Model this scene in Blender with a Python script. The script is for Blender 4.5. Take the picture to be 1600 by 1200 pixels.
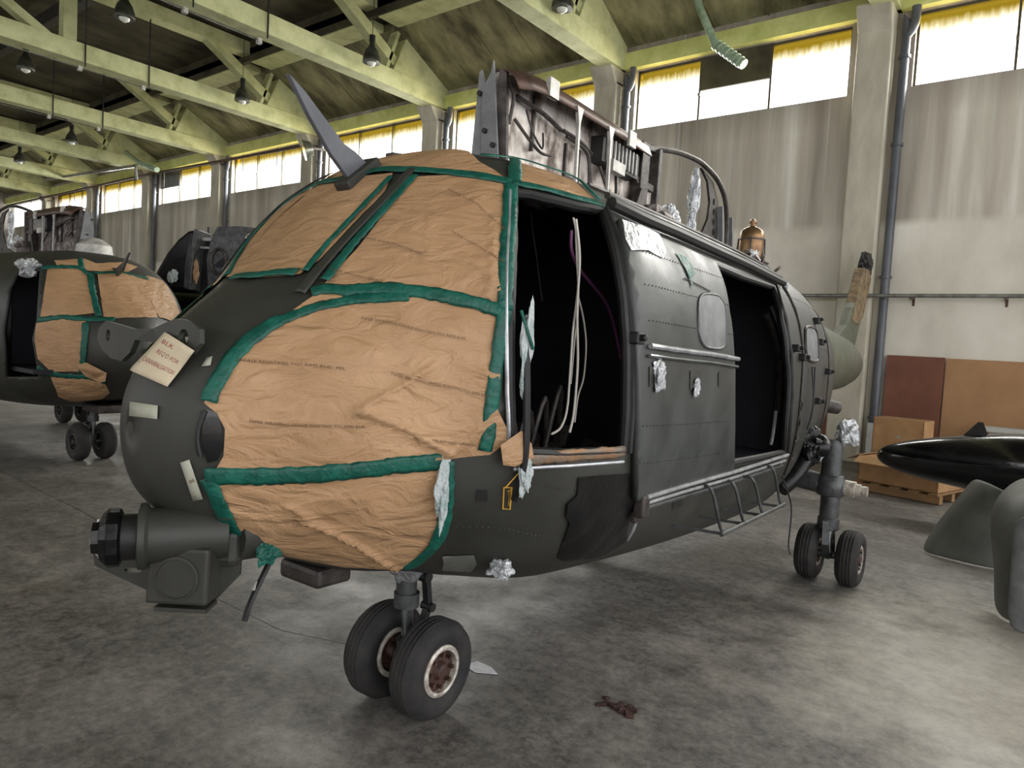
import bpy, bmesh, math, random
from math import sin, cos, pi, sqrt, radians, atan2, tan
from mathutils import Vector, Matrix, noise
from mathutils.geometry import delaunay_2d_cdt
random.seed(7)
SC = bpy.context.scene
for o in list(bpy.data.objects): bpy.data.objects.remove(o)
COL = SC.collection

# ------------------------------------------------------------ camera, sky, exposure
def lin(r, g, b):
    f = lambda c: (c/255/12.92) if c/255 <= .04045 else ((c/255+.055)/1.055)**2.4
    return (f(r), f(g), f(b), 1)

def make_camera():
    p, r, a = radians(3.3), radians(3.2), radians(37.9)
    F0 = Vector((-sin(a), cos(a), 0)); R0 = Vector((cos(a), sin(a), 0)); U0 = Vector((0, 0, 1))
    F = F0*cos(p)-U0*sin(p); U = U0*cos(p)+F0*sin(p)
    R = R0*cos(r)+U*sin(r); U2 = U*cos(r)-R0*sin(r)
    cd = bpy.data.cameras.new('camera'); cd.sensor_width = 36; cd.lens = 36*1109/1600
    cd.clip_start = .05; cd.clip_end = 300
    co = bpy.data.objects.new('camera', cd); COL.objects.link(co)
    m = Matrix((R, U2, -F)).transposed().to_4x4(); m.translation = Vector((0, 0, 1.8))
    co.matrix_world = m; SC.camera = co
make_camera()
SC.view_settings.view_transform = 'Standard'; SC.view_settings.look = 'None'
SC.view_settings.gamma = 1; SC.view_settings.use_curve_mapping = False
SC.view_settings.exposure = 0.82
w = bpy.data.worlds.new('overcast_sky'); SC.world = w; w.use_nodes = True
bg = w.node_tree.nodes['Background']; bg.inputs[0].default_value = (.97, .97, 1, 1); bg.inputs[1].default_value = 1.7
def daylight(name, loc, rot, sx, sy, energy, col=(1, 1, 1)):
    l = bpy.data.lights.new(name, 'AREA'); l.shape = 'RECTANGLE'; l.size = sx; l.size_y = sy; l.energy = energy; l.color = col
    o = bpy.data.objects.new(name, l); COL.objects.link(o); o.location = loc; o.rotation_euler = rot
    return o
# daylight through the long window band
daylight('window_daylight', (-16, 14.9, 7.6), (radians(-62), 0, 0), 46, 1.5, 4500, (1, 1, .97))

# ------------------------------------------------------------ helpers
def mesh_obj(name, verts, faces, mat=None, parent=None, smooth=False, mats=None):
    me = bpy.data.meshes.new(name); me.from_pydata([tuple(v) for v in verts], [], faces)
    for m in (mats or ([mat] if mat else [])): me.materials.append(m)
    me.validate(); me.update()
    if smooth:
        for p in me.polygons: p.use_smooth = True
    o = bpy.data.objects.new(name, me); COL.objects.link(o)
    if parent: o.parent = parent
    return o

def rotm(rx=0, ry=0, rz=0):
    return Matrix.Rotation(rz, 3, 'Z') @ Matrix.Rotation(ry, 3, 'Y') @ Matrix.Rotation(rx, 3, 'X')

class MB:
    def __init__(s): s.v = []; s.f = []
    def add(s, vs, fs):
        n = len(s.v); s.v += [Vector(v) for v in vs]; s.f += [tuple(i+n for i in f) for f in fs]; return s
    def box(s, c, d, R=None):
        c = Vector(c); h = Vector(d)/2; R = R or Matrix.Identity(3)
        vs = [c + R @ Vector((x*h.x, y*h.y, z*h.z)) for x in (-1, 1) for y in (-1, 1) for z in (-1, 1)]
        return s.add(vs, [(0, 1, 3, 2), (4, 6, 7, 5), (0, 4, 5, 1), (2, 3, 7, 6), (0, 2, 6, 4), (1, 5, 7, 3)])
    def span(s, a, b):
        return s.box([(x+y)/2 for x, y in zip(a, b)], [abs(x-y) for x, y in zip(a, b)])
    def beam(s, p, q, wd, ht, up=(0, 0, 1)):
        p = Vector(p); q = Vector(q); d = (q-p); L = d.length; d.normalize()
        sd = d.cross(Vector(up))
        if sd.length < 1e-4: sd = d.cross(Vector((1, 0, 0)))
        sd.normalize(); u = sd.cross(d)
        vs = [c + sd*(a*wd/2) + u*(b*ht/2) for c in (p, q) for a, b in ((-1, -1), (1, -1), (1, 1), (-1, 1))]
        return s.add(vs, [(0, 3, 2, 1), (4, 5, 6, 7), (0, 1, 5, 4), (1, 2, 6, 5), (2, 3, 7, 6), (3, 0, 4, 7)])
    def ring(s, c, ax, prof, n=24, closed=False):
        # prof: list of (radius, offset along ax)
        c = Vector(c); ax = Vector(ax).normalized(); a = ax.orthogonal().normalized(); b = ax.cross(a)
        vs = [c + ax*h + (a*cos(2*pi*k/n)+b*sin(2*pi*k/n))*max(r, 1e-4) for r, h in prof for k in range(n)]
        fs = []; m = len(prof)
        for i in range(m-1):
            for k in range(n): fs.append((i*n+k, i*n+(k+1) % n, (i+1)*n+(k+1) % n, (i+1)*n+k))
        if closed:
            i = m-1
            for k in range(n): fs.append((i*n+k, i*n+(k+1) % n, (k+1) % n, k))
        else:
            fs.append(tuple(range(n))[::-1]); fs.append(tuple((m-1)*n+k for k in range(n)))
        return s.add(vs, fs)
    def cyl(s, p, q, r, r2=None, n=16):
        p = Vector(p); q = Vector(q)
        return s.ring(p, q-p, [(r, 0), (r if r2 is None else r2, (q-p).length)], n)
    def tube(s, pts, r, n=8, smooth=True):
        P = [Vector(p) for p in pts]
        if smooth and len(P) > 2:
            Q = []
            for i in range(len(P)-1):
                p0 = P[max(i-1, 0)]; p1 = P[i]; p2 = P[i+1]; p3 = P[min(i+2, len(P)-1)]
                for k in range(5):
                    t = k/5
                    Q.append(.5*((2*p1)+(p2-p0)*t+(2*p0-5*p1+4*p2-p3)*t*t+(-p0+3*p1-3*p2+p3)*t**3))
            Q.append(P[-1]); P = Q
        vs = []; up = None
        for i, p in enumerate(P):
            t = (P[min(i+1, len(P)-1)]-P[max(i-1, 0)])
            if t.length < 1e-7: t = Vector((0, 0, 1))
            t.normalize()
            if up is None: up = t.orthogonal().normalized()
            up = (up - t*up.dot(t)); up.normalize(); b = t.cross(up)
            for k in range(n): vs.append(p+(up*cos(2*pi*k/n)+b*sin(2*pi*k/n))*r)
        fs = []
        for i in range(len(P)-1):
            for k in range(n): fs.append((i*n+k, i*n+(k+1) % n, (i+1)*n+(k+1) % n, (i+1)*n+k))
        fs.append(tuple(range(n))[::-1]); fs.append(tuple((len(P)-1)*n+k for k in range(n)))
        return s.add(vs, fs)
    def prism(s, poly, d):
        d = Vector(d); n = len(poly); P = [Vector(p) for p in poly]
        vs = P+[p+d for p in P]
        return s.add(vs, [tuple(range(n))[::-1], tuple(range(n, 2*n))]+[(i, (i+1) % n, n+(i+1) % n, n+i) for i in range(n)])
    def build(s, name, mat=None, parent=None, smooth=False, bevel=0, mats=None):
        o = mesh_obj(name, s.v, s.f, mat, parent, False, mats)
        bm = bmesh.new(); bm.from_mesh(o.data); bmesh.ops.recalc_face_normals(bm, faces=bm.faces); bm.to_mesh(o.data); bm.free()
        if smooth:
            for p in o.data.polygons: p.use_smooth = len(p.vertices) <= 4
            o.data.set_sharp_from_angle(angle=radians(40))
        if bevel:
            m = o.modifiers.new('bevel', 'BEVEL'); m.width = bevel; m.segments = 2; m.limit_method = 'ANGLE'; m.angle_limit = radians(40)
        return o

def tag(o, label=None, cat=None, group=None, kind=None):
    if label: o['label'] = label
    if cat: o['category'] = cat
    if group: o['group'] = group
    if kind: o['kind'] = kind
    return o
def empty(name, loc=(0, 0, 0), rz=0):
    o = bpy.data.objects.new(name, None); COL.objects.link(o); o.location = loc; o.rotation_euler = (0, 0, rz)
    o.empty_display_size = .1; return o
def copy_tree(o, parent=None):
    c = o.copy(); COL.objects.link(c); c.parent = parent
    for ch in list(o.children): copy_tree(ch, c)
    return c
def struct(o): o['kind'] = 'structure'; return o
def pip(x, y, poly):
    r = False; n = len(poly); j = n-1
    for i in range(n):
        xi, yi = poly[i]; xj, yj = poly[j]
        if (yi > y) != (yj > y) and x < (xj-xi)*(y-yi)/(yj-yi)+xi: r = not r
        j = i
    return r

# ------------------------------------------------------------ materials
def mat(name, c1, c2=None, scale=3, rough=.6, rough2=None, metal=0, bump=0, bscale=None, stretch=(1, 1, 1), c3=None, spec=.5, detail=6, thr=(.35, .7), trans=0, coat=0):
    m = bpy.data.materials.new(name); m.use_nodes = True; nt = m.node_tree; N = nt.nodes; L = nt.links
    b = N['Principled BSDF']; b.inputs['Roughness'].default_value = rough; b.inputs['Metallic'].default_value = metal
    b.inputs['Specular IOR Level'].default_value = spec; b.inputs['Coat Weight'].default_value = coat
    b.inputs['Transmission Weight'].default_value = trans
    b.inputs['Base Color'].default_value = c1
    if c2 or bump or rough2 is not None:
        tc = N.new('ShaderNodeTexCoord'); mp = N.new('ShaderNodeMapping'); mp.inputs['Scale'].default_value = stretch
        L.new(tc.outputs['Object'], mp.inputs[0])
        n1 = N.new('ShaderNodeTexNoise'); n1.inputs['Scale'].default_value = scale; n1.inputs['Detail'].default_value = detail; n1.inputs['Roughness'].default_value = .62
        L.new(mp.outputs[0], n1.inputs[0])
        if c2:
            cr = N.new('ShaderNodeValToRGB'); cr.color_ramp.elements[0].position = thr[0]; cr.color_ramp.elements[1].position = thr[1]
            cr.color_ramp.elements[0].color = c1; cr.color_ramp.elements[1].color = c2
            if c3:
                e = cr.color_ramp.elements.new((thr[0]+thr[1])/2); e.color = c3
            L.new(n1.outputs[0], cr.inputs[0]); L.new(cr.outputs[0], b.inputs['Base Color'])
        if rough2 is not None:
            mr = N.new('ShaderNodeMapRange'); mr.inputs[1].default_value = .35; mr.inputs[2].default_value = .65; mr.inputs[3].default_value = rough; mr.inputs[4].default_value = rough2
            L.new(n1.outputs[0], mr.inputs[0]); L.new(mr.outputs[0], b.inputs['Roughness'])
        if bump:
            n2 = N.new('ShaderNodeTexNoise'); n2.inputs['Scale'].default_value = bscale or scale*4; n2.inputs['Detail'].default_value = 5
            L.new(mp.outputs[0], n2.inputs[0])
            bp = N.new('ShaderNodeBump'); bp.inputs['Strength'].default_value = bump; bp.inputs['Distance'].default_value = .02
            L.new(n2.outputs[0], bp.inputs['Height']); L.new(bp.outputs[0], b.inputs['Normal'])
    return m

M = {}
M['hull'] = mat('olive_hull_paint', lin(38, 38, 34), lin(58, 58, 52), 2.2, .42, .62, bump=.06, bscale=14, thr=(.3, .75))
M['radome'] = mat('olive_radome_paint', lin(60, 61, 54), lin(70, 71, 62), 1.5, .33, .42, bump=.02, bscale=30)
M['door'] = mat('worn_door_paint', lin(44, 47, 45), lin(74, 77, 75), 2.6, .34, .55, bump=.08, bscale=18, thr=(.3, .8))
M['inner'] = mat('dark_navy_lining', lin(12, 13, 22), lin(24, 24, 34), 4, .6)
M['black'] = mat('black_rubber_trim', lin(16, 16, 17), lin(34, 33, 32), 12, .55)
M['gloss_black'] = mat('glossy_black_skin', lin(8, 8, 9), lin(16, 15, 17), 5, .3, .5, bump=.25, bscale=14, spec=.3)
M['tyre'] = mat('tyre_rubber', lin(26, 26, 27), lin(50, 47, 45), 9, .8, bump=.15, bscale=60)
M['hub'] = mat('wheel_hub_metal', lin(216, 212, 202), lin(130, 112, 98), 26, .4, metal=.3)
M['rust'] = mat('brown_hub_core', lin(80, 52, 40), lin(30, 22, 20), 30, .6)
M['chrome'] = mat('strut_chrome', lin(170, 176, 176), lin(120, 126, 126), 6, .22, metal=.9)
M['gear'] = mat('gear_leg_paint', lin(52, 54, 54), lin(88, 90, 90), 12, .42, metal=.3, bump=.15, bscale=40)
M['rail'] = mat('bare_aluminium_rail', lin(196, 198, 200), lin(140, 143, 146), 10, .25, metal=.5)
M['paint_grey'] = mat('grey_cowl_paint', lin(96, 98, 100), lin(130, 131, 132), 7, .5, bump=.1)
M['blade'] = mat('grey_cutter_paint', lin(84, 86, 92), lin(104, 106, 112), 6, .6)
M['worn_metal'] = mat('worn_bay_panel', lin(214, 206, 198), lin(96, 84, 76), 7, .45, .7, metal=.25, bump=.3, bscale=26, stretch=(1, 1, .6), c3=lin(176, 166, 156), thr=(.42, .62))
M['brown_metal'] = mat('brown_flange_metal', lin(96, 72, 60), lin(60, 46, 40), 9, .45, metal=.3)
M['dark_metal'] = mat('dark_frame_metal', lin(44, 40, 38), lin(84, 78, 74), 14, .5, metal=.4, bump=.15)
M['white_metal'] = mat('pale_bracket_metal', lin(200, 198, 192), lin(150, 146, 140), 12, .45, metal=.2)
M['gold'] = mat('brass_tank_metal', lin(150, 118, 84), lin(100, 76, 54), 10, .35, metal=.7, bump=.1)
M['foil'] = mat('crumpled_plastic', lin(205, 208, 210), lin(150, 152, 156), 12, .15, .45, metal=.35, bump=1.0, bscale=30)
M['white_tape'] = mat('masking_tape_pale', lin(176, 176, 160), lin(158, 158, 142), 14, .7)
M['note'] = mat('note_paper', lin(222, 208, 180), lin(208, 192, 162), 8, .75)
M['red_ink'] = mat('red_ink', lin(150, 60, 62), None, rough=.8)
M['print'] = mat('faint_print', lin(92, 66, 44), None, rough=.8)
M['yellow'] = mat('yellow_marking', lin(206, 160, 60), None, rough=.6)
M['tape'] = mat('green_masking_tape', lin(2, 70, 58), lin(10, 98, 82), 16, .42, .6, bump=.45, bscale=38)
M['white_cable'] = mat('white_cable', lin(214, 208, 196), None, rough=.5)
M['purple_cable'] = mat('purple_cable', lin(112, 62, 100), None, rough=.5)
M['torn_white'] = mat('torn_white_film', lin(196, 200, 200), lin(140, 160, 158), 20, .4, bump=.6)
M['sill'] = mat('worn_sill_metal', lin(150, 112, 76), lin(120, 116, 108), 12, .5, metal=.3, bump=.3)
M['olive_tail'] = mat('olive_tail_skin', lin(76, 80, 66), lin(98, 100, 84), 4, .5, bump=.2)
M['peeled'] = mat('peeled_tail_skin', lin(150, 130, 96), lin(70, 56, 42), 9, .75, bump=.5, c3=lin(118, 100, 74))
M['green_lens'] = mat('green_blue_dot', lin(10, 110, 110), None, rough=.4)

def paper_material():
    m = bpy.data.materials.new('brown_masking_paper'); m.use_nodes = True; nt = m.node_tree; N = nt.nodes; L = nt.links
    b = N['Principled BSDF']; b.inputs['Roughness'].default_value = .5; b.inputs['Specular IOR Level'].default_value = .35
    tc = N.new('ShaderNodeTexCoord'); n1 = N.new('ShaderNodeTexNoise'); n1.inputs['Scale'].default_value = 3; n1.inputs['Detail'].default_value = 8
    L.new(tc.outputs['Object'], n1.inputs[0])
    cr = N.new('ShaderNodeValToRGB'); cr.color_ramp.elements[0].position = .3; cr.color_ramp.elements[1].position = .7
    cr.color_ramp.elements[0].color = lin(164, 129, 94); cr.color_ramp.elements[1].color = lin(186, 149, 112)
    L.new(n1.outputs[0], cr.inputs[0]); L.new(cr.outputs[0], b.inputs['Base Color'])
    n2 = N.new('ShaderNodeTexNoise'); n2.inputs['Scale'].default_value = 90; n2.inputs['Detail'].default_value = 3
    mp = N.new('ShaderNodeMapping'); mp.inputs['Scale'].default_value = (1, .8, 2.2); mp.inputs['Rotation'].default_value = (.5, .3, .2)
    n3 = N.new('ShaderNodeTexNoise'); n3.inputs['Scale'].default_value = 7; n3.inputs['Detail'].default_value = 5; n3.inputs['Distortion'].default_value = .9
    L.new(tc.outputs['Object'], n2.inputs[0]); L.new(tc.outputs['Object'], mp.inputs[0]); L.new(mp.outputs[0], n3.inputs[0])
    b1 = N.new('ShaderNodeBump'); b1.inputs['Strength'].default_value = .35; b1.inputs['Distance'].default_value = .004; L.new(n2.outputs[0], b1.inputs['Height'])
    b2 = N.new('ShaderNodeBump'); b2.inputs['Strength'].default_value = .8; b2.inputs['Distance'].default_value = .035; L.new(n3.outputs[0], b2.inputs['Height']); L.new(b1.outputs[0], b2.inputs['Normal'])
    L.new(b2.outputs[0], b.inputs['Normal']); return m
M['paper'] = paper_material()

def wall_material():
    m = bpy.data.materials.new('streaked_render_wall'); m.use_nodes = True; nt = m.node_tree; N = nt.nodes; L = nt.links
    b = N['Principled BSDF']; b.inputs['Roughness'].default_value = .85
    tc = N.new('ShaderNodeTexCoord'); sp = N.new('ShaderNodeSeparateXYZ'); L.new(tc.outputs['Object'], sp.inputs[0])
    def noise_(sc, stretch, det=6, dist=0):
        mp = N.new('ShaderNodeMapping'); mp.inputs['Scale'].default_value = stretch; L.new(tc.outputs['Object'], mp.inputs[0])
        n = N.new('ShaderNodeTexNoise'); n.inputs['Scale'].default_value = sc; n.inputs['Detail'].default_value = det; n.inputs['Distortion'].default_value = dist; L.new(mp.outputs[0], n.inputs[0]); return n.outputs[0]
    def ramp(src, stops):
        r = N.new('ShaderNodeValToRGB'); e = r.color_ramp.elements; e[0].position = stops[0][0]; e[0].color = stops[0][1]; e[1].position = stops[-1][0]; e[1].color = stops[-1][1]
        for p, c in stops[1:-1]: x = e.new(p); x.color = c
        L.new(src, r.inputs[0]); return r.outputs[0]
    def mix(a, c, f):
        x = N.new('ShaderNodeMix'); x.data_type = 'RGBA'
        for s_, v in ((0, f), (6, a), (7, c)):
            if isinstance(v, (tuple, float)): x.inputs[s_].default_value = v
            else: L.new(v, x.inputs[s_])
        return x.outputs[2]
    up = ramp(noise_(1.6, (1.5, 1, .12), 10), [(.3, lin(158, 149, 136)), (.5, lin(190, 182, 168)), (.6, lin(206, 199, 185)), (.74, lin(236, 233, 222))])
    dark = ramp(noise_(2.6, (3, 1, .22), 7), [(.35, (0, 0, 0, 1)), (.75, (1, 1, 1, 1))])
    up = mix(up, lin(96, 90, 80), dark) if False else up
    low = ramp(noise_(1.1, (1, 1, .6), 9), [(.3, lin(200, 193, 178)), (.55, lin(226, 220, 206)), (.75, lin(238, 233, 220))])
    mr = N.new('ShaderNodeMapRange'); mr.inputs[1].default_value = 4.22; mr.inputs[2].default_value = 4.38
    L.new(sp.outputs[2], mr.inputs[0])
    c = mix(low, up, mr.outputs[0])
    # thin bright drip streaks, strongest high up
    st = ramp(noise_(3.2, (3.2, 1, .05), 4), [(.56, (0, 0, 0, 1)), (.68, (1, 1, 1, 1))])
    mz = N.new('ShaderNodeMapRange'); mz.inputs[1].default_value = 3.6; mz.inputs[2].default_value = 6.2; mz.inputs[4].default_value = .75; L.new(sp.outputs[2], mz.inputs[0])
    mu = N.new('ShaderNodeMath'); mu.operation = 'MULTIPLY'; L.new(st, mu.inputs[0]); L.new(mz.outputs[0], mu.inputs[1])
    c = mix(c, lin(206, 206, 196), mu.outputs[0])
    # brown soot just below the sill line
    ms = N.new('ShaderNodeMapRange'); ms.inputs[1].default_value = 6.1; ms.inputs[2].default_value = 6.7; ms.inputs[4].default_value = .4; L.new(sp.outputs[2], ms.inputs[0])
    c = mix(c, lin(92, 80, 68), ms.outputs[0])
    L.new(c, b.inputs['Base Color'])
    bp = N.new('ShaderNodeBump'); bp.inputs['Strength'].default_value = .25; bp.inputs['Distance'].default_value = .02
    L.new(noise_(9, (1, 1, 1), 6), bp.inputs['Height']); L.new(bp.outputs[0], b.inputs['Normal'])
    return m
M['wall'] = wall_material()
M['concrete_lightcast'] = mat('green_lightcast_concrete', lin(164, 166, 118), lin(212, 214, 166), 2.4, .8, bump=.25, bscale=12, c3=lin(196, 198, 148), thr=(.28, .72))  # yellow-green cast of the window light is put into the beam colour
M['lintel'] = mat('yellow_lightcast_lintel', lin(188, 192, 108), lin(222, 224, 150), 2.4, .8, bump=.2, thr=(.3, .7))  # yellow glow from the windows painted into the lintel colour
M['column'] = mat('grey_painted_column', lin(166, 160, 142), lin(206, 200, 182), 2, .75, bump=.2, bscale=10, stretch=(1, 1, .35))
M['slab'] = mat('stained_roof_slab', lin(76, 70, 48), lin(160, 155, 116), 1.2, .9, bump=.2, bscale=6, stretch=(1.4, .6, .6), c3=lin(126, 121, 88), thr=(.34, .66))
M['ceiling'] = mat('dark_roof_board', lin(50, 45, 34), lin(96, 90, 66), 1.3, .9, stretch=(1, .6, 1))
M['pipe'] = mat('dark_grey_pipe_paint', lin(66, 70, 76), lin(100, 102, 106), 5, .4, bump=.05, stretch=(1, 1, .3))
M['pipe_light'] = mat('galvanised_pipe', lin(160, 160, 154), lin(110, 108, 102), 6, .35, metal=.6, stretch=(1, 1, .4))
M['mullion'] = mat('window_bar_paint', lin(70, 64, 48), None, rough=.6)
M['board_dark'] = mat('red_brown_hardboard', lin(104, 60, 44), lin(134, 84, 62), 1.6, .55, thr=(.3, .75))
M['board_tan'] = mat('tan_hardboard', lin(164, 122, 84), lin(186, 144, 102), 1.8, .6, thr=(.3, .75))
M['board_mid'] = mat('mid_brown_hardboard', lin(130, 88, 60), lin(150, 104, 72), 1.8, .6)
M['carton'] = mat('carton_cardboard', lin(170, 130, 88), lin(192, 152, 108), 5, .75)
M['pallet'] = mat('pallet_wood', lin(140, 108, 74), lin(170, 134, 94), 6, .8, stretch=(.3, 2, 2))
M['white_board'] = mat('white_board_paint', lin(206, 206, 200), lin(180, 180, 174), 4, .6)
M['tank'] = mat('glossy_black_pod', lin(8, 8, 10), lin(22, 22, 26), 3, .12, .28, bump=.1, bscale=10, coat=.3)
M['cowl_green'] = mat('grey_green_cowl', lin(84, 86, 80), lin(116, 117, 110), 3.5, .45, .65, bump=.1)
M['lamp_shade'] = mat('dark_lamp_enamel', lin(52, 54, 46), lin(90, 92, 80), 8, .3, metal=.4)
M['lamp_glass'] = mat('lamp_bulb_glass', lin(230, 232, 220), None, rough=.15)
M['tube'] = mat('pale_green_conduit', lin(130, 152, 124), lin(176, 196, 168), 8, .35, bump=.3, bscale=40)
M['scrap'] = mat('white_scrap_paper', lin(235, 235, 235), lin(200, 200, 205), 20, .8)
M['leaf'] = mat('dark_red_brown_debris', lin(44, 22, 18), lin(84, 50, 40), 30, .3, bump=1)
M['sticker'] = mat('yellow_warning_sticker', lin(230, 170, 20), None, rough=.6)
M['engine'] = mat('grimy_engine_bay', lin(58, 48, 46), lin(170, 164, 160), 9, .5, metal=.2, bump=.6, bscale=20, c3=lin(96, 84, 80), thr=(.38, .66))

def pane_material():
    m = bpy.data.materials.new('dirty_window_glass'); m.use_nodes = True; nt = m.node_tree; N = nt.nodes; L = nt.links
    N.remove(N['Principled BSDF']); out = N['Material Output']
    tc = N.new('ShaderNodeTexCoord'); sp = N.new('ShaderNodeSeparateXYZ'); L.new(tc.outputs['Object'], sp.inputs[0])
    mp = N.new('ShaderNodeMapping'); mp.inputs['Scale'].default_value = (3, 1, .6); L.new(tc.outputs['Object'], mp.inputs[0])
    n = N.new('ShaderNodeTexNoise'); n.inputs['Scale'].default_value = 5; n.inputs['Detail'].default_value = 8; L.new(mp.outputs[0], n.inputs[0])
    ad = N.new('ShaderNodeMath'); ad.operation = 'MULTIPLY_ADD'; ad.inputs[1].default_value = .22; L.new(n.outputs[0], ad.inputs[0]); L.new(sp.outputs[2], ad.inputs[2])
    mr = N.new('ShaderNodeMapRange'); mr.inputs[1].default_value = 7.58; mr.inputs[2].default_value = 7.9; L.new(ad.outputs[0], mr.inputs[0])
    mx = N.new('ShaderNodeMix'); mx.data_type = 'RGBA'; mx.inputs[6].default_value = (1, 1, 1, 1); mx.inputs[7].default_value = (.36, .29, .07, 1); L.new(mr.outputs[0], mx.inputs[0])
    tr = N.new('ShaderNodeBsdfTransparent'); L.new(mx.outputs[2], tr.inputs[0])
    gl = N.new('ShaderNodeBsdfGlossy'); gl.inputs['Roughness'].default_value = .1
    ms = N.new('ShaderNodeMixShader'); ms.inputs[0].default_value = .04; L.new(tr.outputs[0], ms.inputs[1]); L.new(gl.outputs[0], ms.inputs[2]); L.new(ms.outputs[0], out.inputs[0])
    return m
M['pane'] = pane_material()

def floor_material():
    m = bpy.data.materials.new('stained_concrete_floor'); m.use_nodes = True; nt = m.node_tree; N = nt.nodes; L = nt.links
    b = N['Principled BSDF']
    tc = N.new('ShaderNodeTexCoord')
    def nz(sc, det=7, stretch=(1, 1, 1), rough=.6, dist=0, off=(0, 0, 0)):
        mp = N.new('ShaderNodeMapping'); mp.inputs['Scale'].default_value = stretch; mp.inputs['Location'].default_value = off; L.new(tc.outputs['Object'], mp.inputs[0])
        n = N.new('ShaderNodeTexNoise'); n.inputs['Scale'].default_value = sc; n.inputs['Detail'].default_value = det; n.inputs['Roughness'].default_value = rough; n.inputs['Distortion'].default_value = dist
        L.new(mp.outputs[0], n.inputs[0]); return n.outputs[0]
    def ramp(src, stops):
        r = N.new('ShaderNodeValToRGB'); e = r.color_ramp.elements; e[0].position = stops[0][0]; e[0].color = stops[0][1]; e[1].position = stops[-1][0]; e[1].color = stops[-1][1]
        for p, c in stops[1:-1]: x = e.new(p); x.color = c
        L.new(src, r.inputs[0]); return r.outputs[0]
    def mix(a, c, f):
        x = N.new('ShaderNodeMix'); x.data_type = 'RGBA'
        for s_, v in ((0, f), (6, a), (7, c)):
            if isinstance(v, (tuple, float)): x.inputs[s_].default_value = v
            else: L.new(v, x.inputs[s_])
        return x.outputs[2]
    K0 = (0, 0, 0, 1); K1 = (1, 1, 1, 1)
    base = ramp(nz(.9, 9, rough=.68), [(.36, lin(52, 50, 49)), (.46, lin(76, 73, 71)), (.54, lin(96, 92, 89)), (.64, lin(138, 133, 128))])
    dk = ramp(nz(.7, 8, dist=.5, off=(3, 7, 0), rough=.7), [(.48, K0), (.6, (.8, .8, .8, 1))])
    c = mix(base, lin(36, 35, 34), dk)
    fine = ramp(nz(22, 6, rough=.75), [(.38, lin(50, 48, 46)), (.62, lin(164, 160, 152))])
    c = mix(c, fine, .25)
    # pale area to the right: the brighter light there put into the floor colour
    vm = N.new('ShaderNodeVectorMath'); vm.operation = 'DISTANCE'; L.new(tc.outputs['Object'], vm.inputs[0]); vm.inputs[1].default_value = (.25, 5.0, 0)
    ad = N.new('ShaderNodeMath'); ad.operation = 'MULTIPLY_ADD'; L.new(nz(1.6, 8, rough=.7, off=(1, 2, 0)), ad.inputs[0]); ad.inputs[1].default_value = -3.4; L.new(vm.outputs['Value'], ad.inputs[2])
    pr = N.new('ShaderNodeMapRange'); pr.inputs[1].default_value = -.7; pr.inputs[2].default_value = .3; pr.inputs[3].default_value = .62; pr.inputs[4].default_value = 0; L.new(ad.outputs[0], pr.inputs[0])
    c = mix(c, lin(190, 182, 168), pr.outputs[0])
    # scattered pale scuffs
    sc = ramp(nz(3.2, 9, rough=.8, dist=.6, off=(9, 1, 0)), [(.62, K0), (.72, K1)])
    x = N.new('ShaderNodeMath'); x.operation = 'MULTIPLY'; x.inputs[1].default_value = .6; L.new(sc, x.inputs[0])
    c = mix(c, lin(176, 170, 162), x.outputs[0])
    sp_ = ramp(nz(9, 9, rough=.8, off=(4, 4, 0)), [(.4, lin(58, 55, 53)), (.6, lin(206, 200, 190))])
    c = mix(c, sp_, .16)
    L.new(c, b.inputs['Base Color'])
    rr = N.new('ShaderNodeMapRange'); rr.inputs[1].default_value = .35; rr.inputs[2].default_value = .65; rr.inputs[3].default_value = .38; rr.inputs[4].default_value = .72
    L.new(nz(1.3, 7, off=(5, 5, 0)), rr.inputs[0]); L.new(rr.outputs[0], b.inputs['Roughness'])
    bp = N.new('ShaderNodeBump'); bp.inputs['Strength'].default_value = .2; bp.inputs['Distance'].default_value = .01; L.new(nz(14, 8), bp.inputs['Height']); L.new(bp.outputs[0], b.inputs['Normal'])
    return m
M['floor'] = floor_material()

# ------------------------------------------------------------ hangar
WY = 14.1
def colx(k): return -2.95-5.46*k
KS_ = list(range(-2, 8))
struct(MB().span((-48, -13, -.15), (9.5, 14.4, 0)).build('floor', M['floor']))
wb = MB()
XL, XR = -47.5, 9.5
wb.span((XL, WY, 4.3), (XR, WY+.3, 6.65)); wb.span((XL, WY-.03, 0), (XR, WY+.3, 4.3)); wb.span((XL, WY, 7.95), (XR, WY+.3, 8.7))
for k in KS_: wb.span((colx(k)-.62, WY, 6.65), (colx(k)+.42, WY+.3, 7.95))
struct(wb.build('wall_back', M['wall']))
struct(MB().span((-47.8, -13, 0), (-47.5, 14.4, 12)).build('wall_left', M['wall']))
fb = MB(); fb.span((XL, -13.3, 0), (XR, -13, 3.2)); fb.span((XL, -13.3, 7.6), (XR, -13, 11.2))  # unseen wall added to cut light from behind; open band shaped for fill
for k in KS_: fb.span((colx(k)-.4, -13.3, 3.2), (colx(k)+.3, -13, 7.6))
struct(fb.build('unseen_wall_front', M['wall']))
lt = MB(); lt.span((XL, WY-.16, 7.95), (XR, WY, 8.3))
struct(lt.build('trim_1', M['lintel']))
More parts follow.
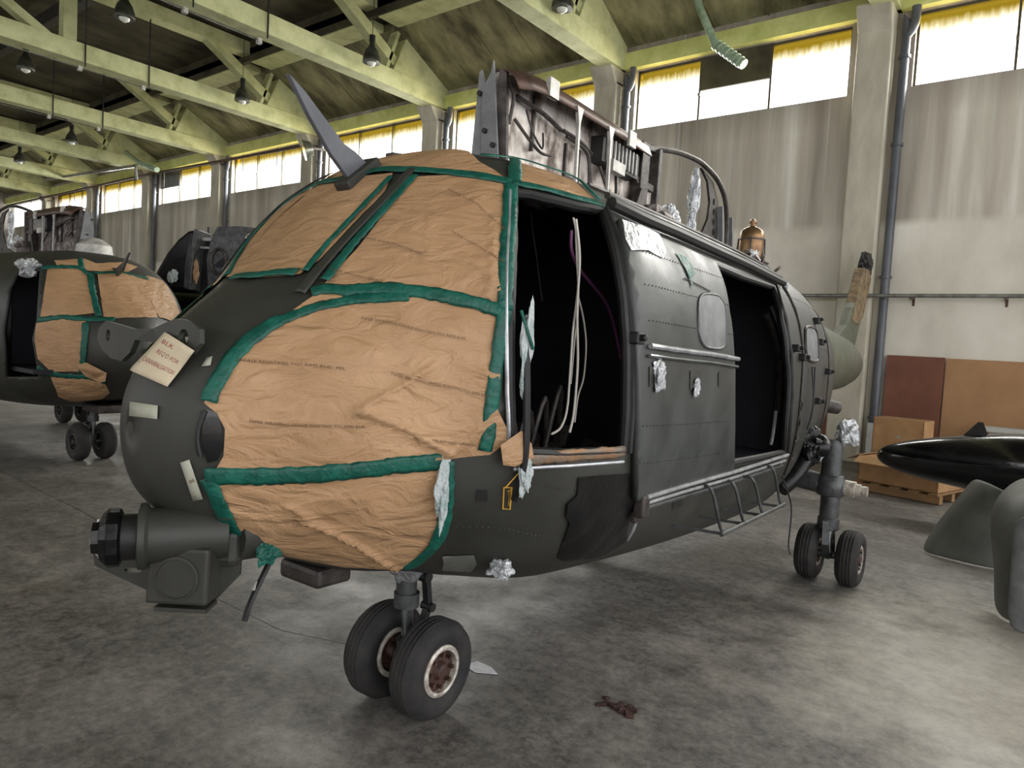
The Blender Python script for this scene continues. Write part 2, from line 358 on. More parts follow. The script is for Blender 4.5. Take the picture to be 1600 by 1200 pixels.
# roof: sloping slab by the wall, beam, dark boards beyond
rf = MB(); rf.prism([(XL, 14.5, 8.28), (XL, 12.2, 9.42), (XL, 12.2, 9.62), (XL, 14.5, 8.48)], (XR-XL, 0, 0))
for k in KS_[:-1]:
    for j in (1, 2, 3, 4):   # shallow joints in the slab
        x = colx(k)-j*1.09
        rf.beam((x, 14.45, 8.30), (x, 12.25, 9.39), .035, .03)
struct(rf.build('ceiling', M['slab']))
cl = MB(); cl.prism([(XL, 11.6, 10.0), (XL, -13, 10.9), (XL, -13, 11.1), (XL, 11.6, 10.2)], (XR-XL, 0, 0)); cl.span((XL, 11.5, 9.45), (XR, 11.62, 10.1)); cl.span((XL, 11.5, 9.62), (XR, 12.32, 9.8))
struct(cl.build('ceiling', M['ceiling']))
n_tr = 2
for k in KS_[:-1]:
    x1 = colx(k)-.35; x0 = colx(k+1)+.2
    pu = MB(); pu.span((x0, 11.55, 9.42), (x1, 12.25, 9.6))
    pu.build(f'trim_{n_tr}', M['concrete_lightcast']); bpy.data.objects[f'trim_{n_tr}']['kind'] = 'structure'; n_tr += 1
    for y in (7.4, 3.2):
        r_ = MB(); r_.span((x0, y, 9.66), (x1, y+.24, 10.0)); struct(r_.build(f'trim_{n_tr}', M['dark_metal'])); n_tr += 1
for k in KS_:
    x1 = colx(k)+.2; x0 = x1-.42
    t = MB()
    t.span((x0, -13, 7.95), (x1, 14.1, 8.38))                 # bottom chord
    t.span((x0, -13, 9.62), (x1, 12.95, 9.98))                # top chord
    t.prism([(x0, 14.1, 8.0), (x0, 12.0, 8.1), (x0, 12.55, 9.35), (x0, 12.95, 9.7), (x0, 14.1, 8.55)], (x1-x0-.04, 0, 0))
    def web(a, b, wd):
        a = Vector((0, *a)); b = Vector((0, *b)); d = (b-a).normalized(); n = Vector((0, -d.z, d.y))*wd/2
        t.prism([Vector((x0+.05, 0, 0))+p for p in (a+n, b+n, b-n, a-n)], (x1-x0-.14, 0, 0))
    web((12.25, 8.62), (10.3, 9.75), .26)
    web((11.9, 8.2), (12.4, 9.6), .1)
    for y in (6.9, 3.6, .3, -3): web((y, 8.2), (y, 9.8), .3)
    web((6.6, 8.25), (3.9, 9.75), .2); web((3.4, 8.25), (.6, 9.75), .2)
    struct(t.build(f'trim_{n_tr}', M['concrete_lightcast'], bevel=.015)); n_tr += 1
    c = MB(); xa = colx(k)
    c.span((xa-.45, 13.78, 0), (xa+.12, 14.12, 7.7))
    c.prism([(xa-.45, 13.78, 7.6), (xa-.45, 13.5, 8.0), (xa-.45, 14.1, 8.0), (xa-.45, 14.1, 7.6)], (.57, 0, 0))
    struct(c.build(f'trim_{n_tr}', M['column'], bevel=.03)); n_tr += 1
# windows
wn = 1
for k in KS_[:-1]:
    a = colx(k+1)+.42; b = colx(k)-.62
    fr = MB(); z0, z1 = 6.65, 7.95; y = WY+.12
    fr.span((a, y, z0), (b, y+.06, z0+.05)); fr.span((a, y, z1-.05), (b, y+.06, z1)); fr.span((a, y, z0), (a+.04, y+.06, z1)); fr.span((b-.04, y, z0), (b, y+.06, z1))
    W3 = (b-a)/3
    for j in (1, 2): fr.span((a+W3*j-.02, y-.02, z0), (a+W3*j+.02, y+.06, z1))
    fr.cyl((a+W3-.0, y-.04, z1-.72), (a+W3, y-.04, z1-.78), .03)
    wo = struct(fr.build(f'window_{wn}', M['mullion']))
    pn = MB().span((a+.02, y+.02, z0+.02), (b-.02, y+.03, z1-.02)).build('pane', M['pane'], wo)
    if k in (0, 4):
        j = 1 if k == 0 else 0
        MB().span((a+W3*j+.01, y-.04, 7.28 if k == 0 else 7.3), (a+W3*(j+1)-.01, y+.01, 7.94)).build('cover_board', M['paint_grey' if k else 'ceiling'], wo)
    wn += 1
# opening rods hanging in the far windows
# drain pipes by each column
ordn = ['second', 'third', 'fourth', 'fifth', 'sixth', 'seventh', 'eighth', 'ninth']
for k in range(0, 7):
    r = empty('drain_pipe', (colx(k)+.3, 13.96, 0))
    MB().tube([(0, 0, 0), (0, 0, 7.2), (0, 0, 7.45), (.1, -.02, 7.6), (.13, -.02, 7.75), (.13, -.02, 7.95)], .075, 12).build('pipe', M['pipe'], r, True)
    for z in (.8, 3.3, 5.6, 7.1): MB().ring((0, 0, z), (0, 0, 1), [(.075, 0), (.1, 0), (.1, .05), (.075, .05)], 12).build('collar', M['pipe'], r)
    where = 'beside the concrete column nearest the stacked cartons' if k == 0 else ('on the %s column along the wall from the cartons' % ordn[k-1])
    tag(r, 'dark grey vertical drain pipe ' + where, 'pipe', 'drain pipes beside the wall columns')
# long low pipe with brackets
r = empty('wall_pipe', (0, 0, 0))
MB().cyl((-12, 13.72, 2.98), (9, 13.72, 2.98), .035, n=12).build('pipe', M['pipe_light'], r, True)
for x in (-7.6, -5.2, -2.2, -.86, 1.6):
    MB().beam((x, 14.1, 2.66), (x, 14.06, 3.0), .04, .02, (0, 1, 0)).beam((x, 14.1, 2.94), (x, 13.7, 2.94), .04, .02).build('bracket', M['brown_metal'], r)
tag(r, 'long horizontal galvanised pipe on brackets along the white lower wall', 'pipe')
r = empty('overhead_conduit', (0, 0, 0))
MB().tube([(-46, 13.6, 7.72), (-29.5, 13.6, 7.76), (-19.6, 13.6, 7.6)], .05, 8, False).build('pipe', M['brown_metal'], r, True)
for x in (-44, -42.5, -39, -37, -33.8, -32.4, -28.4, -27, -22.8, -20.8):
    MB().cyl((x, 13.6, 7.72), (x, 13.6, 7.15), .014, n=6).build('hanger_rod', M['dark_metal'], r)
tag(r, 'brown conduit running in front of the far windows with hanging rods', 'pipe')
# spot lamp at conduit end
r = empty('flood_lamp', (-18.55, 13.35, 7.35))
MB().ring((0, 0, 0), (-.5, -.8, -.3), [(.05, .0), (.2, .02), (.3, .25), (.31, .28)], 20).build('shade', M['lamp_shade'], r, True)
MB().beam((0, 0, 0), (.1, .78, .1), .06, .06).build('arm', M['dark_metal'], r)
tag(r, 'round dark flood lamp at the end of the conduit beside a column', 'lamp')
# bent ducts with pale tube hanging in front of the windows
for (p, lbl) in (([(-6.31, 13.3, 8.78), (-6.2, 13.3, 8.5), (-5.85, 13.3, 7.78)], 'nearest the viewer, in front of the covered pane'),
                 ([(-31.1, 12.9, 8.98), (-29.0, 12.9, 7.98)], 'far down the hangar, below the fourth roof truss')):
    r = empty('bent_duct', p[-1])
    o_ = Vector(p[-1])
    MB().tube([Vector(q)-o_ for q in p], .075, 10, False).build('duct', M['tube'], r, True)
    e = Vector((.62, -.05, -.52)) if 'nearest' in lbl else Vector((1.6, -.05, -.45))
    tb = MB(); tb.tube([Vector((0, 0, 0)), e], .1, 12, False)
    for j in range(7): tb.ring(e*(j/7.5+.05), e, [(.1, 0), (.113, .01), (.113, .03), (.1, .04)], 12)
    tb.build('ribbed_tube', M['tube'], r, True)
    tag(r, 'pale green bent ribbed duct ' + lbl, 'duct', 'bent ducts in front of the windows')
r = empty('conduit_run', (0, 0, 0))
MB().tube([(-38, 12.6, 9.12), (-37.6, 12.6, 8.1), (-28.6, 12.6, 7.75), (-28.5, 12.6, 7.2)], .06, 8, False).build('pipe', M['pipe_light'], r, True)
tag(r, 'thin pale conduit dropping and running along the roof at far left', 'pipe')
# pendant lamps
def lamp(x, y, z, big=1, label=''):
    r = empty('pendant_lamp', (x, y, z))
    MB().cyl((0, 0, .42), (0, 0, 10.04-z+max(0, 11.6-y)*.0366 if y < 11.5 else 1.4), .008, n=6).build('cord', M['black'], r)
    MB().cyl((0, 0, .30), (0, 0, .44), .07, n=12).build('lamp_cap', M['black'], r)
    MB().ring((0, 0, 0), (0, 0, 1), [(.20, -.18), (.205, -.17), (.2, -.08), (.15, .08), (.07, .2), (.055, .32)], 20).build('lamp_shade', M['lamp_shade'], r, True)
    MB().ring((0, 0, 0), (0, 0, 1), [(.02, -.26), (.09, -.22), (.12, -.15), (.1, -.08)], 14).build('bulb', M['lamp_glass'], r, True)
    tag(r, label, 'lamp', 'pendant lamps under the roof trusses')
for x, y, l in ((-13.2, 11.0, 'dark bell pendant lamp hanging to the right of the grey cutter blade tip'),
                (-18.6, 11.0, 'dark bell pendant lamp left of the grey cutter blade tip'),
                (-28.66, 10.4, 'small bell pendant lamp above the engine bay of the far helicopter'),
                (-34.47, 10.6, 'smallest pendant lamp at the far left of the roof'),
                (-15.97, 6.74, 'bell pendant lamp cut close to the top edge at upper left'),
                (-21.55, 6.73, 'bell pendant lamp at the left edge between two chords'),
                (-7.95, 11.1, 'bell pendant lamp above the engine cowl at the top edge')):
    lamp(x, y, 8.25, 1, l)
# conduit fittings clipped under the chords
for k in (2, 3, 4):
    r = empty('chord_conduit', (colx(k)-.1, 0, 7.93))
    ys = {2: (7.0, 8.6), 3: (7.2, 8.7), 4: (8.4, 9.8)}[k]
    MB().tube([(0, ys[0]-1.6, -.05), (0, ys[1], -.05)], .016, 6, False).build('conduit', M['pipe_light'], r)
    for y in ys:
        MB().box((0, y, -.07), (.09, .09, .11)).build('junction_box', M['white_metal'], r)
        MB().span((.3, y-.012, -.08), (.33, y+.012, 1.6)).build('strap', M['black'], r)
    tag(r, 'thin conduit with pale junction boxes under the %s roof truss' % {2: 'nearest complete', 3: 'second', 4: 'third'}[k], 'conduit', 'conduits under the roof trusses')

# hardboard sheets along the wall foot
def sheet(x0, x1, z0, z1, m, lbl, y=13.99, th=.025, name='hardboard_sheet'):
    o = MB().box((0, 0, (z1-z0)/2), (x1-x0, th, z1-z0)).build(name, m); o.location = ((x0+x1)/2, y, z0); tag(o, lbl, 'board', 'hardboard sheets along the wall'); return o
sheet(-2.52, -1.64, 0, 1.96, M['board_dark'], 'red-brown hardboard sheet right of the drain pipe behind the cartons')
sheet(-1.62, .9, 0, 1.95, M['board_tan'], 'pale tan hardboard sheet behind the black pod')
sheet(.92, 3.4, 0, 1.93, M['board_tan'], 'tan hardboard sheet at the right edge of the wall')
sheet(-4.6, -3.42, 0, 1.9, M['board_mid'], 'mid-brown hardboard sheet behind the main wheel leg', 14.0)
o = MB().box((0, 0, .04), (2.6, .22, .08)).build('wall_ledge', M['white_board']); o.location = (.3, 13.6, .82)
MB().box((0, 0, -.4), (2.4, .06, .82)).build('support', M['white_board'], o); tag(o, 'low white shelf ledge in front of the tan hardboard', 'shelf')
o = MB().box((0, 0, .38), (.3, .03, .76)).build('white_panel', M['white_board']); o.location = (-2.52, 13.6, 0); tag(o, 'upright white panel between drain pipe and carton', 'board')
st = empty('warning_sticker', (-3.32, 13.76, 1.5)); MB().box((0, 0, 0), (.2, .006, .15)).build('sticker_face', M['sticker'], st)
sy = MB()
for a in (90, 210, 330):
    c = Vector((.045*cos(radians(a)), -.005, .04*sin(radians(a)))); sy.ring(c, (0, -1, 0), [(.022, 0), (.022, .003)], 10)
sy.cyl((0, -.004, 0), (0, -.009, 0), .012, n=8); sy.build('symbol', M['black'], st); tag(st, 'small yellow warning sticker on the column beside the tail', 'sticker')

# cartons and pallet
pl = empty('wooden_pallet', (-1.62, 11.25, 0), radians(-14))
for y in (-.4, 0, .4): MB().box((0, y, .06), (1.15, .1, .1)).build('bearer', M['pallet'], pl)
for x in (-.5, -.25, 0, .25, .5): MB().box((x, 0, .125), (.12, .95, .022)).build('deck_board', M['pallet'], pl)
tag(pl, 'wooden pallet carrying the open carton', 'pallet')
def carton(x, y, z, rz, d, lbl, open_=False, tilt=0):
    r = empty('cardboard_carton', (x, y, z), rz); r.rotation_euler = (tilt, 0, rz)
    b = MB(); a, c, h = d; t = .012
    b.box((0, 0, t/2), (a, c, t))
    for sx in (-1, 1): b.box((sx*(a/2-t/2), 0, h/2), (t, c, h))
    for sy in (-1, 1): b.box((0, sy*(c/2-t/2), h/2), (a, t, h))
    b.build('carton_body', M['carton'], r)
    f = MB()
    if open_:
        f.box((-a/2-.09, 0, h-.02), (.2, c, .008), rotm(0, radians(-25), 0)); f.box((0, -c/2-.08, h-.03), (a, .2, .008), rotm(radians(25), 0, 0)); f.box((0, c/2+.03, h+.1), (a, .008, .2))
    else:
        f.box((0, 0, h+.004), (a, c, .008))
    f.build('flap', M['carton'], r)
    if not open_: MB().box((.02, -c/2-.003, h*.72), (.05, .004, .04)).build('shipping_label', M['white_tape'], r)
    tag(r, lbl, 'carton', 'cardboard cartons by the wall'); return r
carton(-1.62, 11.25, .137, radians(-14), (1.05, .8, .34), 'wide open-topped brown carton standing on the wooden pallet', True)
carton(-1.95, 12.55, 0, radians(-8), (.72, .5, .95), 'tall closed brown carton behind the open one')

# black pod with stand, grey-green cowls
pd = empty('drop_tank', (.55, 9.6, .80), 0)
bd = MB(); L_ = 4.6
pr = []
for i in range(41):
    t = (i/40)**1.6; d = t*L_; rr = .36*min(1, d/1.35)**.42 if t < .62 else .36*(1-((t-.62)/.38)**2.2*.9)
    pr.append((max(rr, .02), -L_/2+d))
bd.ring((0, 0, 0), (1, 0, .05), pr, 36); bd.build('tank_body', M['tank'], pd, True)
for x in (-1.3, -.45, .3): MB().prism([(x-.14, .01, .22), (x, .01, .40), (x+.05, .01, .40), (x+.12, .01, .22)], (0, .03, 0)).build('lug', M['tank'], pd)
tag(pd, 'long glossy black pointed fuel pod lying in front of the hardboard', 'tank')
sd = empty('tank_cradle', (.3, 9.6, 0))
for x in (-.7, .9):
    MB().beam((x, -.3, .02), (x, -.2, .55), .06, .06).beam((x, .3, .02), (x, .2, .55), .06, .06).build('leg', M['dark_metal'], sd)
    MB().prism([(x-.04, -.34, .50), (x-.04, -.2, .40), (x-.04, .2, .40), (x-.04, .34, .50), (x-.04, .34, .34), (x-.04, -.34, .34)], (.08, 0, 0)).build('saddle', M['dark_metal'], sd)
MB().beam((-.7, 0, .08), (.9, 0, .08), .06, .06).build('base_rail', M['dark_metal'], sd)
tag(sd, 'dark metal cradle under the black pod', 'stand')

def shell(name, rows, m, label, th=.02, loc=(0, 0, 0)):
    n = len(rows[0]); vs = [Vector(p)-Vector(loc) for r in rows for p in r]; fs = []
    for i in range(len(rows)-1):
        for j in range(n-1): fs.append((i*n+j, i*n+j+1, (i+1)*n+j+1, (i+1)*n+j))
    o = mesh_obj(name, vs, fs, m, smooth=True); o.location = loc
    s = o.modifiers.new('thick', 'SOLIDIFY'); s.thickness = th; s.offset = 0
    s = o.modifiers.new('sub', 'SUBSURF'); s.levels = 2; s.render_levels = 2
    if label: tag(o, label, 'cowl', 'grey-green cowl panels at right')
    return o
# leaning cowl: each row runs bottom to top
shell('cowl_panel', [
 [(-1.0, 7.95, .0), (-.88, 8.05, .3), (-.72, 8.15, .56), (-.64, 8.2, .74)],
 [(-.93, 7.80, .0), (-.80, 7.88, .32), (-.66, 7.98, .6), (-.57, 8.05, .76)],
 [(-.80, 7.78, .0), (-.68, 7.84, .32), (-.54, 7.9, .58), (-.46, 7.95, .74)],
 [(-.62, 7.72, .0), (-.52, 7.76, .3), (-.42, 7.82, .55), (-.34, 7.86, .70)],
 [(-.40, 7.70, .0), (-.32, 7.74, .3), (-.22, 7.80, .5), (-.14, 7.84, .64)],
 [(-.2, 7.8, .0), (-.12, 7.84, .28), (-.02, 7.9, .46), (.06, 7.94, .56)]], M['cowl_green'], 'grey-green curved cowl panel leaning on end below the black pod', .03)
shell('cowl_panel', [
 [(-.30, 6.45, .02), (-.31, 6.55, .3), (-.40, 6.7, .58), (-.38, 6.95, .80), (-.22, 7.2, .95)],
 [(-.24, 6.22, .0), (-.26, 6.30, .3), (-.29, 6.42, .62), (-.24, 6.62, .84), (-.08, 6.9, .98)],
 [(-.14, 6.16, .0), (-.14, 6.20, .3), (-.16, 6.30, .62), (-.08, 6.5, .86), (.06, 6.8, 1.02)],
 [(-.02, 6.15, .0), (.02, 6.2, .3), (.02, 6.28, .62), (.1, 6.48, .86), (.2, 6.8, 1.04)],
 [(.3, 6.2, .0), (.32, 6.25, .3), (.34, 6.32, .6), (.38, 6.5, .84), (.44, 6.8, 1.0)],
 [(.7, 6.3, .0), (.7, 6.35, .3), (.72, 6.42, .6), (.74, 6.6, .8), (.76, 6.9, .95)]], M['cowl_green'], 'large grey-green domed cowl standing at the right edge of the picture', .03)
shell('edge_strip', [[(-.20, 5.98, .0), (-.20, 6.0, .4), (-.22, 6.05, .80)], [(-.10, 5.95, .0), (-.10, 5.97, .4), (-.12, 6.0, .84)], [(.1, 5.95, .0), (.1, 5.97, .4), (.06, 6.0, .88)]], M['paint_grey'], None, .03)
tag(bpy.data.objects['edge_strip'], 'pale grey angled strip propped against the domed cowl', 'panel')

# floor litter
lf = MB()
for i in range(14):
    a = random.uniform(0, 6.28); rr = random.uniform(0, .1); c = Vector((rr*cos(a)*1.4, rr*sin(a)*.6, .006))
    lf.box(c, (random.uniform(.03, .07), random.uniform(.02, .05), .01), rotm(random.uniform(-.3, .3), random.uniform(-.3, .3), a))
o = lf.build('rust_flake_pile', M['leaf']); o.location = (-1.63, 3.14, 0); tag(o, 'dark red-brown clump of debris on the open floor', 'debris')
o = MB().prism([(-.08, -.03, 0), (.02, -.05, 0), (.12, .02, 0), (.04, .06, 0), (-.06, .06, 0)], (0, 0, .003)).build('paper_scrap', M['scrap']); o.location = (-2.42, 2.95, .002); tag(o, 'small white scrap of paper behind the nose wheel', 'paper')
# slab joint cracks
ck = MB()
P0 = [(-3.35, 1.78), (-3.05, 1.9), (-2.7, 2.02), (-2.35, 2.12)]
def crack(pts):
    for a, b in zip(pts[:-1], pts[1:]): ck.beam((a[0], a[1], 0.0), (b[0], b[1], 0.0), .005, .002)
crack([(-10.71, 2.72), (-9.62, 2.81), (-7.13, 2.75), (-4.4, 2.49), (-3.59, 2.49), (-3.1, 2.67)])
struct(ck.build('trim_99', M['black']))

# ------------------------------------------------------------ fuselage surface
KST = [(-1.395,.02,1.42,1.44,1.40,2,2),(-1.37,.123,1.432,1.575,1.258,2,2),(-1.295,.235,1.421,1.699,1.144,2.05,2.05),(-1.115,.411,1.461,1.861,1.027,2.1,2.1),
(-.865,.64,1.551,2.057,.916,2.2,2.2),(-.615,.837,1.636,2.332,.83,2.3,2.4),(-.45,.942,1.667,2.487,.808,2.35,2.5),(-.2,1.005,1.685,2.625,.753,2.4,2.8),
(.2,1.069,1.684,2.66,.67,2.5,2.8),(3.0,1.047,1.72,2.703,.547,2.5,2.8),(3.6,1.01,1.729,2.675,.731,2.5,2.8),(4.4,.901,1.717,2.596,.85,2.4,2.6),
(5.2,.761,1.80,2.561,1.05,2.2,2.4),(6.0,.52,1.95,2.48,1.35,2.0,2.0),(6.3,.42,2.0,2.42,1.5,2,2)]
def _slopes():
    n = len(KST); out = []
    for j in range(n):
        row = []
        for c in range(7):
            if j == 0: m = (KST[1][c]-KST[0][c])/(KST[1][0]-KST[0][0])
            elif j == n-1: m = (KST[-1][c]-KST[-2][c])/(KST[-1][0]-KST[-2][0])
            else:
                h0 = KST[j][0]-KST[j-1][0]; h1 = KST[j+1][0]-KST[j][0]; d0 = (KST[j][c]-KST[j-1][c])/h0; d1 = (KST[j+1][c]-KST[j][c])/h1
                m = (3*(h0+h1))/((2*h1+h0)/d0+(h1+2*h0)/d1) if d0*d1 > 0 else 0
            row.append(m)
        out.append(row)
    return out
SLP = _slopes(); _cache = {}
def sec(u):
    k = round(u, 5)
    if k in _cache: return _cache[k]
    i = 0
    while i < len(KST)-2 and KST[i+1][0] < u: i += 1
    h = KST[i+1][0]-KST[i][0]; t = (u-KST[i][0])/h
    r = [(2*t**3-3*t*t+1)*KST[i][c]+(t**3-2*t*t+t)*h*SLP[i][c]+(3*t*t-2*t**3)*KST[i+1][c]+(t**3-t*t)*h*SLP[i+1][c] for c in range(7)]
    _cache[k] = r; return r
def S0(u, s):
    sg = 1 if s >= 0 else -1
    _, a, wm, wt, wb_, nt, nb = sec(u); th = min(abs(s), 1)*pi; sn = max(sin(th), 0); cs = cos(th)
    if cs >= 0: n = nt; b = wt-wm
    else: n = nb; b = wm-wb_
    return Vector((sg*a*sn**(2/n), u, wm+b*(1 if cs > 0 else -1)*abs(cs)**(2/n)))
def NRM(u, s):
    e = .012; u0 = max(u-e, -1.395); u1 = min(u+e, 6.3); s0 = max(s-.008, -1); s1 = min(s+.008, 1)
    du = S0(u1, s)-S0(u0, s); ds = S0(u, s1)-S0(u, s0)
    n = ds.cross(du)
    if n.length < 1e-9: return Vector((0, -1, 0))
    n.normalize(); c = Vector((0, u, sec(u)[2])); p = S0(u, s)-c
    if u < -1.3: p.y -= .05
    if n.dot(p) < 0: n = -n
    return n
def SS(u, s, off=0):
    p = S0(u, s); return p+NRM(u, s)*off if off else p
SF = 3.0
def cdt_patch(poly, step, extra=None):
    """triangulated points inside polygon poly [(u,s)]"""
    pts = [(p[0], p[1]*SF) for p in poly]; n = len(pts); E = [(i, (i+1) % n) for i in range(n)]
    x0 = min(p[0] for p in pts); x1 = max(p[0] for p in pts); y0 = min(p[1] for p in pts); y1 = max(p[1] for p in pts)
    add = []; i = 0; y = y0
    while y < y1:
        x = x0+(step/2 if i % 2 else 0)
        while x < x1:
            if pip(x, y, pts): add.append((x, y))
            x += step
        y += step*.87; i += 1
    V, _, Fc, *_r = delaunay_2d_cdt([Vector(p) for p in pts+add], E, [], 1, 1e-5)
    out = []
    for f in Fc:
        cx = sum(V[i].x for i in f)/len(f); cy = sum(V[i].y for i in f)/len(f)
        if pip(cx, cy, pts): out.append(tuple(f))
    return [(v.x, v.y/SF) for v in V], out
def fold(u, s, seed, amp):
    x = u; y = s*SF; h = 0
    rnd = random.Random(seed)
    for k in range(7):
        a = rnd.uniform(0, pi); f = rnd.uniform(3, 9); ph = rnd.uniform(0, 6.28)
        q = (x*cos(a)+y*sin(a))*f+ph+1.6*noise.noise(Vector((x*1.7+k*5, y*1.7, seed)))
        m = max(0, noise.noise(Vector((x*1.3, y*1.3, seed*3.1+k*7.7)))+.15)
        h += (abs(sin(q))**.6-.6)*m
    h += .8*noise.noise(Vector((x*6, y*6, seed)))
    return amp*max(min(h, .8), -.5)
def patch(name, poly, off, m, parent, wr=0, step=.03, seed=1, creases=(), th=0, mirror=False):
    if mirror: poly = [(u, -s) for u, s in poly]
    V, Fc = cdt_patch(poly, step); vs = []
    for u, s in V:
        h = off
        if wr:
            h += fold(u, abs(s), seed, wr)
            for (a, b, cw, ca) in creases:
                ax, ay = a[0], a[1]*SF; bx, by = b[0], b[1]*SF; px, py = u, abs(s)*SF
                L2 = (bx-ax)**2+(by-ay)**2; t = max(0, min(1, ((px-ax)*(bx-ax)+(py-ay)*(by-ay))/L2))
                dx = px-ax-t*(bx-ax); dy = py-ay-t*(by-ay); d = sqrt(dx*dx+dy*dy); sd = 1 if dx*(by-ay)-dy*(bx-ax) > 0 else -1
                h += ca*math.exp(-(d/cw)**2)*(1 if sd > 0 else .2)
            h = max(h, .003)
        vs.append(SS(u, s, h))
    fs = []
    for f in Fc:
        a, b, c = (vs[i] for i in f[:3]); n = (b-a).cross(c-a); u, s = V[f[0]]
        fs.append(f if n.dot(NRM(u, s)) > 0 else f[::-1])
    o = mesh_obj(name, vs, fs, m, parent, smooth=True)
    if th: md = o.modifiers.new('thick', 'SOLIDIFY'); md.thickness = th; md.offset = -1
    return o
def smooth_line(pts, k=4):
    P = [Vector((p[0], p[1]*SF)) for p in pts]; Q = []
    for i in range(len(P)-1):
        p0 = P[max(i-1, 0)]; p1 = P[i]; p2 = P[i+1]; p3 = P[min(i+2, len(P)-1)]
        for j in range(k):
            t = j/k; Q.append(.5*((2*p1)+(p2-p0)*t+(2*p0-5*p1+4*p2-p3)*t*t+(-p0+3*p1-3*p2+p3)*t**3))
    Q.append(P[-1]); return [(q.x, q.y/SF) for q in Q]
def clampus(u, s): return max(-1.39, min(6.29, u)), max(-1, min(1, s))
def ribbon_geo(pts, wd, off, jag=0, mirror=False, th=.0):
    L = smooth_line(pts, 3)
    if mirror: L = [(u, -s) for u, s in L]
    C_ = [SS(*clampus(u, s)) for u, s in L]; vs = []; fs = []
    for i, (u, s) in enumerate(L):
        u, s = clampus(u, s); n = NRM(u, s); t = C_[min(i+1, len(C_)-1)]-C_[max(i-1, 0)]
        if t.length < 1e-6: t = Vector((0, 1, 0))
        t.normalize(); sd = t.cross(n).normalized(); j1 = random.uniform(-jag, jag); j2 = random.uniform(-jag, jag)
        vs += [C_[i]-sd*(wd/2+j1)+n*(off-.004), C_[i]-sd*wd*.25+n*off, C_[i]+sd*wd*.25+n*(off+random.uniform(0, jag*.3)), C_[i]+sd*(wd/2+j2)+n*(off-.004)]
    for i in range(len(L)-1):
        for k in range(3): fs.append((i*4+k, i*4+k+1, (i+1)*4+k+1, (i+1)*4+k))
    return vs, fs
def ribbon(name, pts, wd, off, m, parent, jag=0, mirror=False, th=.002):
    vs, fs = ribbon_geo(pts, wd, off, jag, mirror); o = mesh_obj(name, vs, fs, m, parent, smooth=True)
    md = o.modifiers.new('thick', 'SOLIDIFY'); md.thickness = th; md.offset = 0
    return o
def surf_tube(name, pts, r, off, m, parent, mirror=False, n=8):
    L = smooth_line(pts, 3)
    if mirror: L = [(u, -s) for u, s in L]
    return MB().tube([SS(*clampus(u, s), off) for u, s in L], r, n, False).build(name, m, parent, True)

_fonts = {}
def text_mesh(txt):
    if txt in _fonts: return _fonts[txt]
    cu = bpy.data.curves.new('lettering', 'FONT'); cu.body = txt; cu.size = 1; cu.resolution_u = 2
    o = bpy.data.objects.new('lettering', cu); COL.objects.link(o); dg = bpy.context.evaluated_depsgraph_get()
    me = bpy.data.meshes.new_from_object(o.evaluated_get(dg)); bpy.data.objects.remove(o)
    V = [v.co.copy() for v in me.vertices]; Fc = [tuple(p.vertices) for p in me.polygons]; bpy.data.meshes.remove(me)
    _fonts[txt] = (V, Fc); return _fonts[txt]
def text_on_line(name, txt, pts, off, h, m, parent):
    V, Fc = text_mesh(txt); wmax = max(v.x for v in V); L = smooth_line(pts, 4); C_ = [SS(u, s) for u, s in L]
    acc = [0]
    for i in range(1, len(C_)): acc.append(acc[-1]+(C_[i]-C_[i-1]).length)
    T = acc[-1]; vs = []
    for v in V:
        d = v.x/wmax*T; i = 0
        while i < len(acc)-2 and acc[i+1] < d: i += 1
        t = (d-acc[i])/max(acc[i+1]-acc[i], 1e-6); u = L[i][0]*(1-t)+L[i+1][0]*t; s = L[i][1]*(1-t)+L[i+1][1]*t
        tt = (C_[i+1]-C_[i]).normalized(); n = NRM(u, s); up = n.cross(tt).normalized()
        if up.z < 0: up = -up
        vs.append(SS(u, s, off)+up*(v.y*h))
    return mesh_obj(name, vs, Fc, m, parent)
def quad_grid(q, off=0):
    n, m_, P = q; P = [Vector(p) for p in P]
    def at(a, b):
        x = a*n; y = b*m_; i = min(int(x), n-1); j = min(int(y), m_-1); fx = x-i; fy = y-j; g = lambda i_, j_: P[j_*(n+1)+i_]
        p = (g(i, j)*(1-fx)+g(i+1, j)*fx)*(1-fy)+(g(i, j+1)*(1-fx)+g(i+1, j+1)*fx)*fy
        nn = (g(i+1, j)-g(i, j)).cross(g(i, j+1)-g(i, j)); nn = nn.normalized() if nn.length > 1e-9 else Vector((0, -1, 0))
        c = p-Vector((0, -.9, 1.42))
        if nn.dot(c) < 0: nn = -nn
        return p+nn*off
    return at
def lifted(at, lift):
    return lambda a, b: at(a, b)+Vector((.87, -.47, .12))*lift*(1-b)**2
def quad_patch(name, q, off, m, parent, lift=0):
    at = lifted(quad_grid(q, off), lift); n, m_ = q[0], q[1]; vs = []; fs = []
    for j in range(m_+1):
        for i in range(n+1): vs.append(at(i/n, j/m_))
    for j in range(m_):
        for i in range(n): a = j*(n+1)+i; fs.append((a, a+1, a+n+2, a+n+1))
    o = mesh_obj(name, vs, fs, m, parent, smooth=True); md = o.modifiers.new('thick', 'SOLIDIFY'); md.thickness = .0015; return o
